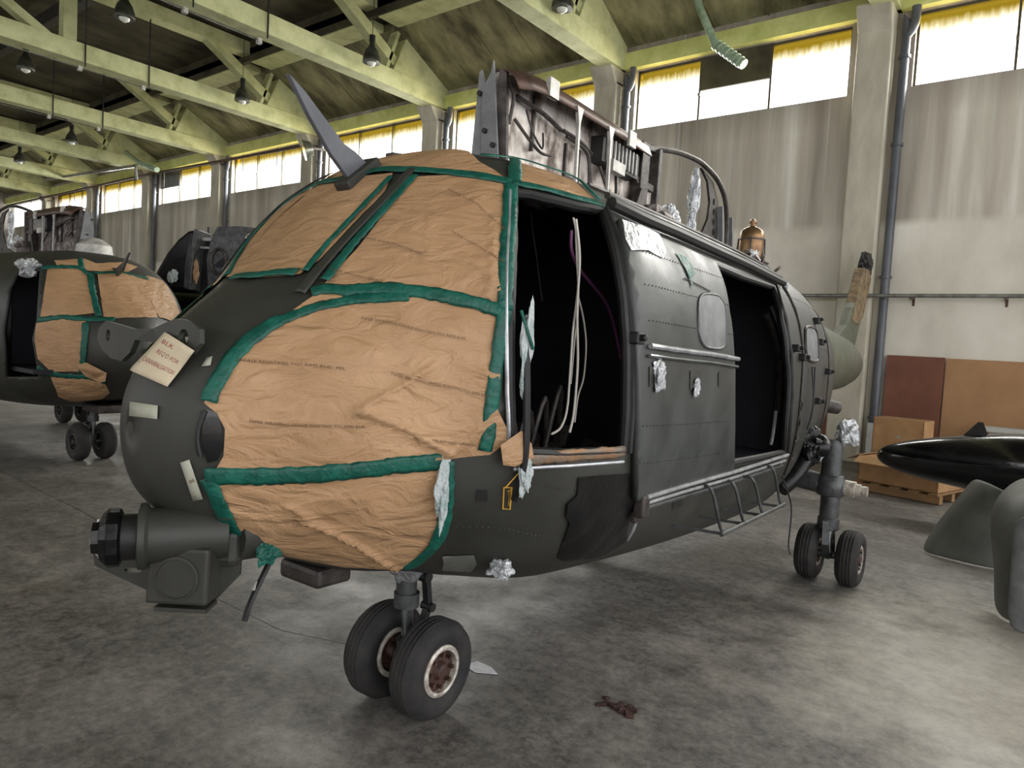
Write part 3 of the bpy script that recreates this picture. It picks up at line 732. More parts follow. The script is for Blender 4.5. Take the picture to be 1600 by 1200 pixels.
def crumple(name, c, r, m, parent, seed=0, sx=(1, 1, 1), amp=.5):
    bm = bmesh.new(); bmesh.ops.create_icosphere(bm, subdivisions=4, radius=1)
    rn = random.Random(seed)
    for v in bm.verts:
        d = v.co.normalized(); k = 1+amp*(noise.noise(d*1.7+Vector((seed, 0, 0)))+.5*abs(noise.noise(d*4+Vector((0, seed, 0))))+.35*abs(noise.noise(d*9+Vector((0, 0, seed)))))
        v.co = Vector((d.x*sx[0], d.y*sx[1], d.z*sx[2]))*r*k+Vector(c)
    me = bpy.data.meshes.new(name); bm.to_mesh(me); bm.free(); me.materials.append(m)
    o = bpy.data.objects.new(name, me); COL.objects.link(o); o.parent = parent; return o
def holed_plate(name, outer, holes, to3, th, m, parent):
    pts = list(outer); E = [(i, (i+1) % len(outer)) for i in range(len(outer))]
    for h in holes:
        b = len(pts); pts += h; E += [(b+i, b+(i+1) % len(h)) for i in range(len(h))]
    V, _, Fc, *_r = delaunay_2d_cdt([Vector(p) for p in pts], E, [], 0, 1e-6); fs = []
    for f in Fc:
        cx = sum(V[i].x for i in f)/len(f); cy = sum(V[i].y for i in f)/len(f)
        if pip(cx, cy, outer) and not any(pip(cx, cy, h) for h in holes): fs.append(tuple(f))
    o = mesh_obj(name, [to3(v.x, v.y) for v in V], fs, m, parent)
    md = o.modifiers.new('thick', 'SOLIDIFY'); md.thickness = th; md.offset = 0
    return o
def circ(x, y, r, n=16, ry=None): return [(x+r*cos(2*pi*k/n), y+(ry or r)*sin(2*pi*k/n)) for k in range(n)]

BK = {
 'paper': {
  'A': [[-0.943, -0.114], [-0.734, -0.2023], [-0.65, -0.2026], [-0.548, -0.2068], [-0.545, -0.1773], [-0.524, -0.1556], [-0.489, -0.1406], [-0.509,
  -0.0988], [-0.496, -0.0732], [-0.507, -0.0294], [-0.498, -0.0017], [-0.498, 0.0236], [-0.488, 0.0509], [-0.58, 0.0762], [-0.635, 0.0818], [-0.683,
  0.0856], [-0.729, 0.0885], [-0.772, 0.0926], [-0.817, 0.0984], [-0.864, 0.108], [-0.934, 0.1146], [-0.956, 0.0875], [-0.976, 0.0562], [-0.99,
  0.0188], [-0.987, -0.0277]],
  'B': [[-0.502, 0.0869], [-0.481, 0.1153], [-0.449, 0.1397], [-0.425, 0.1622], [-0.395, 0.1828], [-0.345, 0.2131], [-0.41, 0.2474], [-0.458, 0.2797],
  [-0.488, 0.3048], [-0.511, 0.329], [-0.529, 0.3528], [-0.543, 0.3761], [-0.554, 0.3991], [-0.592, 0.3902], [-0.63, 0.3803], [-0.675, 0.3585],
  [-0.715, 0.3335], [-0.754, 0.3091], [-0.789, 0.2823], [-0.828, 0.2621], [-0.868, 0.2417], [-0.902, 0.2147], [-0.935, 0.1856], [-0.884, 0.1683],
  [-0.832, 0.1559], [-0.784, 0.1481], [-0.745, 0.1385], [-0.704, 0.1298], [-0.662, 0.1211], [-0.614, 0.1104], [-0.561, 0.0991]],
  'C': [[-0.946, 0.2001], [-0.905, 0.2188], [-0.864, 0.2373], [-0.834, 0.2574], [-0.803, 0.2771], [-0.778, 0.2983], [-0.75, 0.3183], [-0.721, 0.3369],
  [-0.69, 0.3541], [-0.66, 0.3713], [-0.626, 0.3867], [-0.591, 0.4003], [-0.555, 0.4126], [-0.564, 0.4335], [-0.571, 0.4539], [-0.576, 0.4734],
  [-0.576, 0.4931], [-0.575, 0.5069], [-0.573, 0.5229], [-0.539, 0.5433], [-0.528, 0.5605], [-0.572, 0.577], [-0.614, 0.5786], [-0.655, 0.5805],
  [-0.696, 0.5825], [-0.735, 0.5853], [-0.773, 0.5881], [-0.81, 0.5909], [-0.847, 0.5939], [-0.883, 0.5967], [-0.919, 0.5995], [-0.954, 0.6003],
  [-0.989, 0.6012], [-1.024, 0.6024], [-1.058, 0.6042], [-1.091, 0.6069], [-1.124, 0.6108], [-1.158, 0.6148], [-1.191, 0.6184], [-1.223, 0.6241],
  [-1.254, 0.6338], [-1.239, 0.564], [-1.241, 0.4843], [-1.26, 0.4318], [-1.282, 0.3925], [-1.25, 0.3171], [-1.222, 0.2877], [-1.191, 0.2597],
  [-1.157, 0.2324], [-1.11, 0.228], [-1.063, 0.2234], [-1.025, 0.2152], [-0.986, 0.2072]],
  'D': [[-1.249, 0.6393], [-1.216, 0.6283], [-1.181, 0.6216], [-1.146, 0.6169], [-1.111, 0.6125], [-1.076, 0.6087], [-1.04, 0.6062], [-1.004, 0.604],
  [-0.968, 0.6023], [-0.931, 0.6008], [-0.893, 0.5993], [-0.855, 0.5977], [-0.816, 0.5943], [-0.776, 0.5909], [-0.736, 0.5876], [-0.695, 0.5844],
  [-0.683, 0.6079], [-0.668, 0.633], [-0.649, 0.6601], [-0.632, 0.6917], [-0.605, 0.7285], [-0.595, 0.7636], [-0.563, 0.8106], [-0.602, 0.8268],
  [-0.632, 0.8488], [-0.683, 0.8612], [-0.723, 0.8811], [-0.776, 0.893], [-0.823, 0.9098], [-0.883, 0.9085], [-0.942, 0.9077], [-0.996, 0.9029],
  [-1.046, 0.9016], [-1.141, 0.8162], [-1.188, 0.7506], [-1.222, 0.6931]],
  'F': [[-0.095, 0.1448], [0.009, 0.1645], [0.108, 0.1872], [0.113, 0.2217], [0.099, 0.2534], [-0.02, 0.2471], [-0.105, 0.2432], [-0.185, 0.2381],
  [-0.29, 0.2191]]},
 'roofE': [[[-0.476, -0.007], [-0.468, 0.0072], [-0.456, 0.0229], [-0.463, 0.0527], [-0.457, 0.08], [-0.448, 0.1067], [-0.429, 0.1307], [-0.407,
  0.1539], [-0.378, 0.1751], [-0.348, 0.1967], [-0.309, 0.2158]], [[-0.054, 0.1207], [-0.108, 0.1089], [-0.215, 0.113], [-0.266, 0.0999], [-0.288,
  0.078], [-0.321, 0.0604], [-0.34, 0.0391], [-0.35, 0.0166], [-0.346, -0.0042], [-0.382, -0.0286]]],
 'tape': {
  'door_up': [[[-0.307, 0.2105], [-0.376, 0.2431], [-0.427, 0.2727], [-0.458, 0.293], [-0.483, 0.3125], [-0.503, 0.3315], [-0.523, 0.3548], [-0.539,
  0.3778], [-0.554, 0.4098]], 0.055],
  'door_lo': [[[-0.553, 0.4071], [-0.565, 0.4278], [-0.575, 0.4482], [-0.582, 0.4687], [-0.588, 0.4878], [-0.59, 0.5027], [-0.592, 0.5159], [-0.591,
  0.5329], [-0.589, 0.5519], [-0.59, 0.5708]], 0.05],
  'top': [[[-0.509, -0.009], [-0.482, -0.0056], [-0.477, 0.0094], [-0.468, 0.0267], [-0.472, 0.0563], [-0.466, 0.0834], [-0.455, 0.11], [-0.436,
  0.1337], [-0.413, 0.1567], [-0.384, 0.1777], [-0.354, 0.198], [-0.316, 0.2161]], 0.05],
  'topleft': [[[-0.5, -0.0095], [-0.501, -0.0377], [-0.478, -0.08], [-0.487, -0.1072], [-0.497, -0.1353], [-0.51, -0.1624], [-0.557, -0.1824],
  [-0.629, -0.1894], [-0.669, -0.1981], [-0.727, -0.1933], [-0.803, -0.1732], [-0.938, -0.1204]], 0.045],
  'pil1': [[[-0.518, 0.0596], [-0.577, 0.0654], [-0.633, 0.0708], [-0.683, 0.0744], [-0.727, 0.0768], [-0.77, 0.0795], [-0.813, 0.0838], [-0.864,
  0.0966], [-0.919, 0.1159]], 0.028],
  'pil2': [[[-0.498, 0.0951], [-0.551, 0.1029], [-0.6, 0.1098], [-0.646, 0.1164], [-0.691, 0.122], [-0.734, 0.1271], [-0.776, 0.1328], [-0.82, 0.143],
  [-0.866, 0.1569], [-0.912, 0.1752]], 0.04],
  'Abot': [[[-0.981, -0.0609], [-0.983, 0.0126], [-0.969, 0.0418], [-0.951, 0.0672], [-0.933, 0.1053]], 0.045],
  'belt': [[[-0.96, 0.1894], [-0.928, 0.2], [-0.894, 0.2286], [-0.868, 0.2427], [-0.842, 0.2567], [-0.817, 0.2707], [-0.787, 0.2928], [-0.756,
  0.3137], [-0.724, 0.3348], [-0.69, 0.3541], [-0.658, 0.3712], [-0.623, 0.3863], [-0.59, 0.4006], [-0.555, 0.4135]], 0.05],
  'belt2': [[[-0.775, 0.3162], [-0.802, 0.3034], [-0.829, 0.2903], [-0.855, 0.277], [-0.882, 0.2639], [-0.911, 0.2552], [-0.941, 0.2469], [-0.97,
  0.2386], [-1.002, 0.2355], [-1.034, 0.2325], [-1.083, 0.2301]], 0.04],
  'nose': [[[-1.066, 0.2291], [-1.118, 0.2355], [-1.174, 0.2589], [-1.222, 0.2993], [-1.257, 0.3541], [-1.271, 0.3921]], 0.055],
  'chin': [[[-1.267, 0.6393], [-1.232, 0.6275], [-1.195, 0.6216], [-1.157, 0.6185], [-1.128, 0.6157], [-1.098, 0.6128], [-1.069, 0.6107], [-1.039,
  0.6092], [-1.01, 0.6066], [-0.98, 0.6044], [-0.949, 0.6025], [-0.918, 0.6007], [-0.887, 0.5979], [-0.856, 0.595], [-0.824, 0.592], [-0.782, 0.5895],
  [-0.739, 0.587], [-0.695, 0.5844]], 0.06],
  'chinl': [[[-1.261, 0.6416], [-1.219, 0.7199], [-1.187, 0.7666], [-1.145, 0.8192], [-1.048, 0.907]], 0.05],
  'chinr': [[[-0.694, 0.5863], [-0.68, 0.611], [-0.662, 0.6373], [-0.648, 0.6632], [-0.629, 0.6916], [-0.604, 0.7424], [-0.59, 0.7997], [-0.582,
  0.8332]], 0.05],
  'roofv': [[[-0.062, 0.1262], [-0.242, 0.1921], [-0.308, 0.2213]], 0.055],
  'roofl': [[[-0.317, 0.2195], [-0.268, 0.2354], [-0.2, 0.245], [-0.125, 0.2519], [-0.044, 0.2578], [0.103, 0.2622]], 0.04],
  'roofu': [[[-0.263, 0.1293], [-0.205, 0.1402], [-0.056, 0.1225], [0.023, 0.129], [0.052, 0.1497], [0.148, 0.1562], [0.189, 0.1777], [0.122, 0.2225],
  [0.118, 0.2518]], 0.03]},
 'pillar': [[-0.472, 0.08], [-0.53, 0.0877], [-0.579, 0.0933], [-0.626, 0.0988], [-0.673, 0.1029], [-0.716, 0.1059], [-0.757, 0.1089], [-0.8, 0.1145],
  [-0.845, 0.1227], [-0.893, 0.1357], [-0.94, 0.155], [-0.984, 0.1766]],
 'cpost': [[-0.407, -0.029], [-0.426, -0.0459], [-0.431, -0.0696], [-0.413, -0.1045], [-0.478, -0.1088], [-0.488, -0.1366], [-0.504, -0.162], [-0.557,
  -0.1787], [-0.574, -0.2137], [-0.635, -0.2149], [-0.685, -0.2201], [-0.74, -0.2203], [-0.827, -0.2107]],
 'text': {
  '1': [[-1.201, 0.2934], [-1.167, 0.3165], [-1.132, 0.337], [-1.105, 0.3504], [-1.078, 0.3628], [-1.051, 0.3744], [-1.023, 0.387], [-0.996, 0.3992],
  [-0.967, 0.411]],
  '2': [[-0.901, 0.3165], [-0.872, 0.3342], [-0.842, 0.3514], [-0.809, 0.3732], [-0.774, 0.3939], [-0.742, 0.4089], [-0.708, 0.4226], [-0.673,
  0.4349]],
  '3': [[-0.864, 0.4488], [-0.833, 0.462], [-0.801, 0.4744], [-0.76, 0.4863], [-0.717, 0.4956], [-0.681, 0.5016], [-0.645, 0.5058], [-0.607, 0.5095]],
  '4': [[-1.188, 0.4767], [-1.152, 0.4884], [-1.116, 0.4981], [-1.087, 0.5029], [-1.058, 0.5074], [-1.028, 0.5123], [-0.993, 0.5172], [-0.958, 0.522],
  [-0.922, 0.5263]],
  '5': [[-0.797, 0.5506], [-0.758, 0.5548], [-0.718, 0.5584], [-0.672, 0.5613], [-0.625, 0.5638]],
  '6': [[-0.517, 0.176], [-0.511, 0.2025], [-0.5, 0.2272], [-0.498, 0.2508], [-0.491, 0.2731], [-0.481, 0.2942]],
  '7': [[-0.605, 0.2536], [-0.59, 0.2782], [-0.571, 0.3012], [-0.549, 0.3231], [-0.524, 0.3434]],
  '8': [[-0.76, 0.1458], [-0.747, 0.1787], [-0.729, 0.209], [-0.716, 0.2355], [-0.7, 0.2603]],
  '9': [[-1.193, 0.7813], [-1.156, 0.7667], [-1.119, 0.7553], [-1.081, 0.7456], [-1.049, 0.7417], [-1.017, 0.7391], [-0.983, 0.7372]],
  '10': [[-0.882, 0.1661], [-0.867, 0.1938], [-0.851, 0.2195], [-0.832, 0.2424], [-0.812, 0.2641]]},
 'open': {
  'cockpit': [[-0.339, 0.232], [-0.226, 0.2572], [-0.066, 0.2675], [0.101, 0.2682], [0.049, 0.3245], [0.016, 0.3862], [0.012, 0.4444], [0.028,
  0.4905], [0.048, 0.5174], [0.065, 0.5584], [-0.217, 0.5637], [-0.377, 0.5717], [-0.504, 0.5754], [-0.527, 0.5333], [-0.54, 0.5018], [-0.544,
  0.4761], [-0.543, 0.4435], [-0.534, 0.4084], [-0.515, 0.3723], [-0.487, 0.3352], [-0.43, 0.2856]],
  'cabin': [[1.168, 0.3078], [1.708, 0.3128], [2.396, 0.3064], [2.279, 0.3952], [2.324, 0.4693], [2.427, 0.5111], [2.461, 0.5467], [2.575, 0.5977],
  [1.896, 0.5961], [1.392, 0.5949], [1.092, 0.5889], [0.972, 0.5492], [0.89, 0.5194], [0.828, 0.5013], [0.803, 0.4715], [0.817, 0.428], [0.926,
  0.3779]]},
 'slide': [[0.109, 0.2974], [0.397, 0.3044], [0.751, 0.3074], [1.157, 0.3159], [1.139, 0.3701], [1.114, 0.4083], [1.129, 0.4413], [1.143, 0.4684],
  [1.176, 0.4913], [1.205, 0.5065], [1.243, 0.5265], [1.306, 0.5602], [1.421, 0.6046], [1.14, 0.6094], [0.892, 0.6146], [0.645, 0.6178], [0.426,
  0.6213], [0.231, 0.6249], [0.151, 0.5859], [0.107, 0.5546], [0.085, 0.5322], [0.07, 0.5141], [0.059, 0.5023], [0.043, 0.4885], [0.032, 0.4681],
  [0.028, 0.4443], [0.022, 0.4207], [0.024, 0.3951], [0.038, 0.3668], [0.06, 0.3351]],
 'dwin': [[1.02, 0.4315], [1.01, 0.4474], [1.002, 0.4546], [0.988, 0.4597], [0.968, 0.4632], [0.94, 0.4656], [0.901, 0.4668], [0.823, 0.4674], [0.747,
  0.467], [0.71, 0.4653], [0.682, 0.4625], [0.661, 0.4587], [0.646, 0.4536], [0.638, 0.4466], [0.641, 0.4318], [0.656, 0.4161], [0.671, 0.408], [0.69,
  0.4019], [0.715, 0.3972], [0.745, 0.3937], [0.785, 0.3913], [0.865, 0.3889], [0.946, 0.3879], [0.984, 0.3897], [1.009, 0.3932], [1.025, 0.3984],
  [1.032, 0.4052], [1.032, 0.4142]],
 'rail_mid': [[0.106, 0.4726], [0.249, 0.4734], [0.416, 0.4739], [0.6, 0.4742], [0.803, 0.4746], [1.166, 0.4773]],
 'rail_low': [[0.313, 0.6199], [0.439, 0.6173], [0.575, 0.6148], [0.721, 0.6125], [0.881, 0.6107], [1.054, 0.609], [1.242, 0.6076], [1.448, 0.6064],
  [1.681, 0.6043], [1.938, 0.6025], [2.225, 0.6009], [2.549, 0.5998]],
 'gutter': [[0.157, 0.2605], [0.293, 0.2653], [0.446, 0.2693], [0.619, 0.2697], [0.808, 0.2699], [1.006, 0.2725], [1.225, 0.275], [1.419, 0.2765],
  [1.632, 0.2779], [1.865, 0.279], [2.1, 0.2827], [2.361, 0.286], [2.653, 0.2891]],
 'patches': {
  'blackpatch': [[-0.178, 0.594], [-0.121, 0.5922], [-0.063, 0.5903], [-0.001, 0.5884], [0.065, 0.5868], [0.141, 0.5858], [0.192, 0.6106], [0.27,
  0.6283], [0.301, 0.6523], [0.342, 0.6733], [0.402, 0.6981], [0.494, 0.7295], [0.452, 0.7495], [0.441, 0.7758], [0.293, 0.7667], [0.166, 0.7605],
  [0.083, 0.7629], [-0.009, 0.7529], [-0.057, 0.7253], [-0.088, 0.7017], [-0.123, 0.6677], [-0.165, 0.6561], [-0.192, 0.6336], [-0.154, 0.6195]],
  'sq1': [[-0.577, 0.6298], [-0.546, 0.6296], [-0.529, 0.6492], [-0.565, 0.6496]],
  'sq2': [[0.123, 0.4911], [0.269, 0.4896], [0.283, 0.5018], [0.133, 0.502]],
  'sq3': [[0.543, 0.4921], [0.674, 0.4922], [0.69, 0.503], [0.558, 0.5028]],
  'sq4': [[0.911, 0.4925], [1.04, 0.4922], [1.054, 0.5013], [0.925, 0.5013]],
  'sq5': [[0.698, 0.6322], [0.832, 0.6315], [0.928, 0.6635], [0.808, 0.6671]],
  'foil': [[0.124, 0.2989], [0.281, 0.3], [0.451, 0.3045], [0.428, 0.3371], [0.373, 0.3515], [0.224, 0.3465], [0.079, 0.3534], [0.07, 0.3347]],
  'aftwin': [[3.262, 0.4345], [3.251, 0.4537], [3.239, 0.4618], [3.209, 0.4669], [3.157, 0.4695], [3.043, 0.4705], [2.938, 0.4694], [2.884, 0.4663],
  [2.845, 0.461], [2.819, 0.453], [2.815, 0.4353], [2.838, 0.4162], [2.865, 0.4067], [2.901, 0.4003], [2.953, 0.3962], [3.062, 0.3933], [3.185,
  0.3925], [3.242, 0.3959], [3.274, 0.4028], [3.283, 0.4133]],
  'blister': [[-1.277, 0.4167], [-1.257, 0.4325], [-1.252, 0.4566], [-1.247, 0.4797], [-1.245, 0.5091], [-1.242, 0.54], [-1.251, 0.578], [-1.269,
  0.5909], [-1.283, 0.5443], [-1.286, 0.5062], [-1.288, 0.4692], [-1.282, 0.4425]],
  'yel': [[-0.496, 0.625], [-0.468, 0.6245], [-0.435, 0.6611], [-0.464, 0.661]],
  'light': [[-0.526, 0.7819], [-0.471, 0.7784], [-0.414, 0.7725], [-0.346, 0.8007], [-0.287, 0.8417], [-0.341, 0.8478], [-0.393, 0.8532]]},
 'yelline': [[-0.492, 0.626], [-0.498, 0.6061], [-0.489, 0.5966]],
 'lip': [[-0.489, 0.5779], [-0.424, 0.5744], [-0.349, 0.5684], [-0.288, 0.5636], [-0.221, 0.5597], [-0.151, 0.5577], [-0.051, 0.5547], [0.058,
  0.5519]],
 'doorpost': [[-0.342, 0.2315], [-0.384, 0.2535], [-0.419, 0.2745], [-0.449, 0.2949], [-0.473, 0.3148], [-0.492, 0.334], [-0.507, 0.3529], [-0.519,
  0.3716], [-0.529, 0.39], [-0.536, 0.4081], [-0.541, 0.4259], [-0.544, 0.4434], [-0.545, 0.4602], [-0.545, 0.4761], [-0.543, 0.4907], [-0.54,
  0.5018], [-0.536, 0.5121], [-0.53, 0.5253], [-0.523, 0.5402], [-0.515, 0.5564], [-0.505, 0.5737]],
 'doorcurve': [[0.119, 0.2668], [0.085, 0.2976], [0.072, 0.3234], [0.052, 0.3461], [0.041, 0.3667], [0.038, 0.3857], [0.031, 0.4066], [0.031, 0.426],
  [0.037, 0.4442], [0.037, 0.4612], [0.041, 0.4767], [0.049, 0.4904], [0.055, 0.5003], [0.061, 0.5072], [0.069, 0.5173], [0.073, 0.5295], [0.079,
  0.5434], [0.089, 0.5591]],
 'cabcurve': [[2.439, 0.3043], [2.333, 0.3544], [2.329, 0.394], [2.317, 0.4216], [2.333, 0.4465], [2.373, 0.469], [2.392, 0.4886], [2.424, 0.5017],
  [2.461, 0.5112], [2.476, 0.5272], [2.504, 0.5471], [2.552, 0.5708], [2.631, 0.5989]],
 'pts': {
  'h1': [0.0602033881829549, 0.46899236282443524],
  'h2': None,
  'h3': [2.492314615936227, 0.45082539309337777],
  'h4': [3.30703763416495, 0.42612087301468116],
  'h5': [3.702335484030736, 0.4848158835876762],
  'h6': [2.669891077982894, 0.4726731115323978],
  'glass': [-0.32264364337230783, 0.7826680659925928],
  'clip': [0.336314621287665, 0.6536589946090193],
  'sponson': [3.0934820358618365, 0.5876410856872271],
  'boxes': [0.19843263073133988, 0.6107844017819545],
  'bag': [-0.5254862660228042, 0.5728826650346698],
  'd820': [-0.2070451858061649, 0.6063630054290701],
  'noseTopC': [-1.259381458982635, -0.021546206908664697]},
 'bgpaper': {
  'A': [[-0.382, -0.222], [-0.426, -0.1991], [-0.462, -0.1756], [-0.487, -0.1511], [-0.505, -0.1257], [-0.552, -0.1114], [-0.595, -0.0959], [-0.663,
  -0.1088], [-0.725, -0.1221], [-0.784, -0.1373], [-0.845, -0.1566], [-0.911, -0.1832], [-0.975, -0.2172], [-0.947, -0.2507], [-0.916, -0.2822],
  [-0.882, -0.3119], [-0.845, -0.3404], [-0.805, -0.3679], [-0.755, -0.3972], [-0.699, -0.4232], [-0.637, -0.4448], [-0.626, -0.4076], [-0.605,
  -0.3707], [-0.576, -0.335], [-0.539, -0.301], [-0.501, -0.2733], [-0.449, -0.2468]],
  'B': [[-0.601, -0.0658], [-0.597, -0.0386], [-0.588, -0.0132], [-0.576, 0.0068], [-0.559, 0.0312], [-0.568, 0.0551], [-0.573, 0.0821], [-0.57,
  0.112], [-0.636, 0.1258], [-0.694, 0.1422], [-0.746, 0.1618], [-0.818, 0.1721], [-0.901, 0.1852], [-0.992, 0.2044], [-1.064, 0.1426], [-1.111,
  0.0752], [-1.133, 0.0091], [-1.136, -0.0513], [-1.124, -0.1086], [-1.102, -0.1587], [-1.033, -0.209], [-0.963, -0.1672], [-0.885, -0.1333], [-0.812,
  -0.1097], [-0.744, -0.0928], [-0.676, -0.0789]],
  'C': [[-0.608, -0.4714], [-0.668, -0.4541], [-0.721, -0.4323], [-0.769, -0.4068], [-0.813, -0.3786], [-0.864, -0.3551], [-0.913, -0.3312], [-0.961,
  -0.3061], [-0.99, -0.3523], [-1.009, -0.4001], [-1.019, -0.4485], [-1.021, -0.4955], [-1.02, -0.5356], [-1.012, -0.5806], [-0.994, -0.6284],
  [-0.966, -0.6781], [-0.906, -0.6772], [-0.846, -0.6758], [-0.786, -0.6737], [-0.726, -0.6714], [-0.663, -0.6695], [-0.633, -0.6344], [-0.593,
  -0.6038], [-0.599, -0.575], [-0.599, -0.5487], [-0.593, -0.5252], [-0.603, -0.5013]],
  'D': [[-0.628, -0.6993], [-0.689, -0.7031], [-0.746, -0.7082], [-0.801, -0.7141], [-0.856, -0.7203], [-0.912, -0.7264], [-0.967, -0.7332], [-1.013,
  -0.7658], [-1.05, -0.8076], [-0.923, -0.9148], [-0.699, -0.947], [-0.31, -0.9351], [-0.296, -0.9161], [-0.387, -0.8483], [-0.525, -0.7911], [-0.593,
  -0.7412]],
  'R': [[-0.314, -0.1774], [-0.343, -0.1529], [-0.361, -0.1276], [-0.371, -0.1019], [-0.372, -0.0759], [-0.414, -0.0598], [-0.452, -0.0435], [-0.439,
  -0.0215], [-0.422, -0.0028], [-0.4, 0.0143], [-0.372, 0.0371], [-0.389, 0.0641], [-0.393, 0.0958], [-0.525, 0.0459], [-0.539, 0.0218], [-0.548,
  0.0021], [-0.555, -0.016], [-0.558, -0.0382], [-0.557, -0.0617], [-0.553, -0.0856], [-0.535, -0.1071], [-0.514, -0.128], [-0.488, -0.148], [-0.455,
  -0.1669], [-0.414, -0.1851]]},
 'bgtape': {
  'a': [[[-0.34, -0.2395], [-0.387, -0.2159], [-0.423, -0.1913], [-0.452, -0.1661], [-0.487, -0.1408], [-0.511, -0.1141], [-0.594, -0.1009]], 0.06],
  'b': [[[-0.581, -0.0924], [-0.655, -0.1073], [-0.72, -0.1227], [-0.783, -0.1403], [-0.856, -0.1605], [-0.936, -0.1908], [-1.011, -0.2304]], 0.07],
  'c': [[[-0.616, -0.4555], [-0.671, -0.4392], [-0.721, -0.4193], [-0.766, -0.3964], [-0.808, -0.3714], [-0.852, -0.3525], [-0.896, -0.3335], [-0.938,
  -0.314], [-0.98, -0.2937], [-1.017, -0.2674], [-1.052, -0.2386], [-1.085, -0.206], [-1.114, -0.1682]], 0.06],
  'd': [[[-0.978, -0.3281], [-1.005, -0.3835], [-1.019, -0.4402], [-1.021, -0.4955], [-1.017, -0.5382], [-1.005, -0.5859], [-0.983, -0.6361], [-0.947,
  -0.6879]], 0.07],
  'e': [[[-0.563, -0.6421], [-0.624, -0.6762], [-0.693, -0.6857], [-0.758, -0.6974], [-0.813, -0.7034], [-0.868, -0.7094], [-0.923, -0.7155], [-0.977,
  -0.7223], [-1.025, -0.7539], [-1.065, -0.7946]], 0.06],
  'f': [[[-0.369, -0.0869], [-0.529, -0.1108]], 0.06],
  'g': [[[-0.584, -0.08], [-0.585, -0.0519], [-0.58, -0.0248], [-0.57, -0.0019], [-0.557, 0.0201], [-0.564, 0.0441], [-0.565, 0.0714], [-0.559,
  0.1018], [-0.545, 0.1351]], 0.04]},
 'bgopen': [[-0.066, -0.2986], [-0.227, -0.2818], [-0.334, -0.2513], [-0.422, -0.2811], [-0.488, -0.3135], [-0.533, -0.348], [-0.565, -0.3842],
  [-0.587, -0.4216], [-0.599, -0.4589], [-0.585, -0.4982], [-0.563, -0.5271], [-0.569, -0.5553], [-0.566, -0.5874], [-0.554, -0.6232], [-0.528,
  -0.6629], [-0.478, -0.707], [-0.373, -0.7007], [-0.262, -0.6899], [-0.119, -0.6832], [0.032, -0.6774], [-0.052, -0.6358], [-0.101, -0.5981],
  [-0.125, -0.5645], [-0.13, -0.5357], [-0.123, -0.5129], [-0.146, -0.4983], [-0.164, -0.4753], [-0.166, -0.4456], [-0.151, -0.4126], [-0.112,
  -0.3768], [-0.105, -0.3396]],
 'quads': {
  'note': [8, 8, [[-0.019, -1.2769, 1.7194], [0.0151, -1.2829, 1.7128], [0.0425, -1.2856, 1.7064], [0.0658, -1.2862, 1.6999], [0.0864, -1.2854,
  1.6935], [0.105, -1.2836, 1.6872], [0.122, -1.2811, 1.6808], [0.138, -1.278, 1.6745], [0.1529, -1.2744, 1.6682], [-0.0218, -1.2897, 1.7043],
  [0.0129, -1.2955, 1.698], [0.0407, -1.2978, 1.6918], [0.0642, -1.2979, 1.6856], [0.0848, -1.2967, 1.6794], [0.1035, -1.2944, 1.6732], [0.1207,
  -1.2915, 1.667], [0.1367, -1.2879, 1.6608], [0.1518, -1.2839, 1.6547], [-0.026, -1.3017, 1.6894], [0.0105, -1.3078, 1.6834], [0.0388, -1.3099,
  1.6774], [0.0625, -1.3096, 1.6714], [0.0832, -1.3079, 1.6654], [0.1018, -1.3051, 1.6594], [0.1189, -1.3016, 1.6533], [0.1349, -1.2975, 1.6472],
  [0.1501, -1.293, 1.6412], [-0.0306, -1.3135, 1.6745], [0.0075, -1.3198, 1.6689], [0.0363, -1.3216, 1.6631], [0.0603, -1.3209, 1.6573], [0.0813,
  -1.3188, 1.6515], [0.1, -1.3156, 1.6456], [0.1172, -1.3116, 1.6397], [0.1331, -1.307, 1.6337], [0.1482, -1.302, 1.6278], [-0.0376, -1.324, 1.6596],
  [0.0024, -1.3306, 1.6544], [0.0322, -1.3323, 1.6489], [0.0569, -1.3315, 1.6433], [0.0784, -1.3291, 1.6376], [0.0976, -1.3257, 1.6319], [0.115,
  -1.3214, 1.6261], [0.1312, -1.3164, 1.6203], [0.1462, -1.3109, 1.6145], [-0.0487, -1.3323, 1.6447], [-0.0053, -1.34, 1.6397], [0.0259, -1.3419,
  1.6346], [0.0517, -1.3411, 1.6292], [0.0741, -1.3387, 1.6237], [0.0941, -1.3352, 1.6181], [0.1121, -1.3307, 1.6126], [0.1287, -1.3255, 1.6069],
  [0.144, -1.3196, 1.6013], [-0.0656, -1.3378, 1.6295], [-0.0162, -1.3478, 1.6252], [0.0175, -1.3503, 1.6201], [0.0449, -1.3498, 1.615], [0.0684,
  -1.3475, 1.6098], [0.0893, -1.3439, 1.6044], [0.1082, -1.3394, 1.599], [0.1254, -1.334, 1.5935], [0.1413, -1.328, 1.588], [-0.0941, -1.3376,
  1.6136], [-0.0302, -1.354, 1.6103], [0.0069, -1.3576, 1.6058], [0.0363, -1.3575, 1.6009], [0.0613, -1.3555, 1.5958], [0.0833, -1.352, 1.5907],
  [0.1032, -1.3474, 1.5855], [0.1212, -1.342, 1.5802], [0.1378, -1.3359, 1.5748], [-0.1119, -1.3386, 1.5973], [-0.0485, -1.3582, 1.5951], [-0.0059,
  -1.3638, 1.5911], [0.0261, -1.3645, 1.5866], [0.0528, -1.3627, 1.5819], [0.0762, -1.3594, 1.5769], [0.0971, -1.3549, 1.5718], [0.1161, -1.3495,
  1.5667], [0.1335, -1.3433, 1.5615]]],
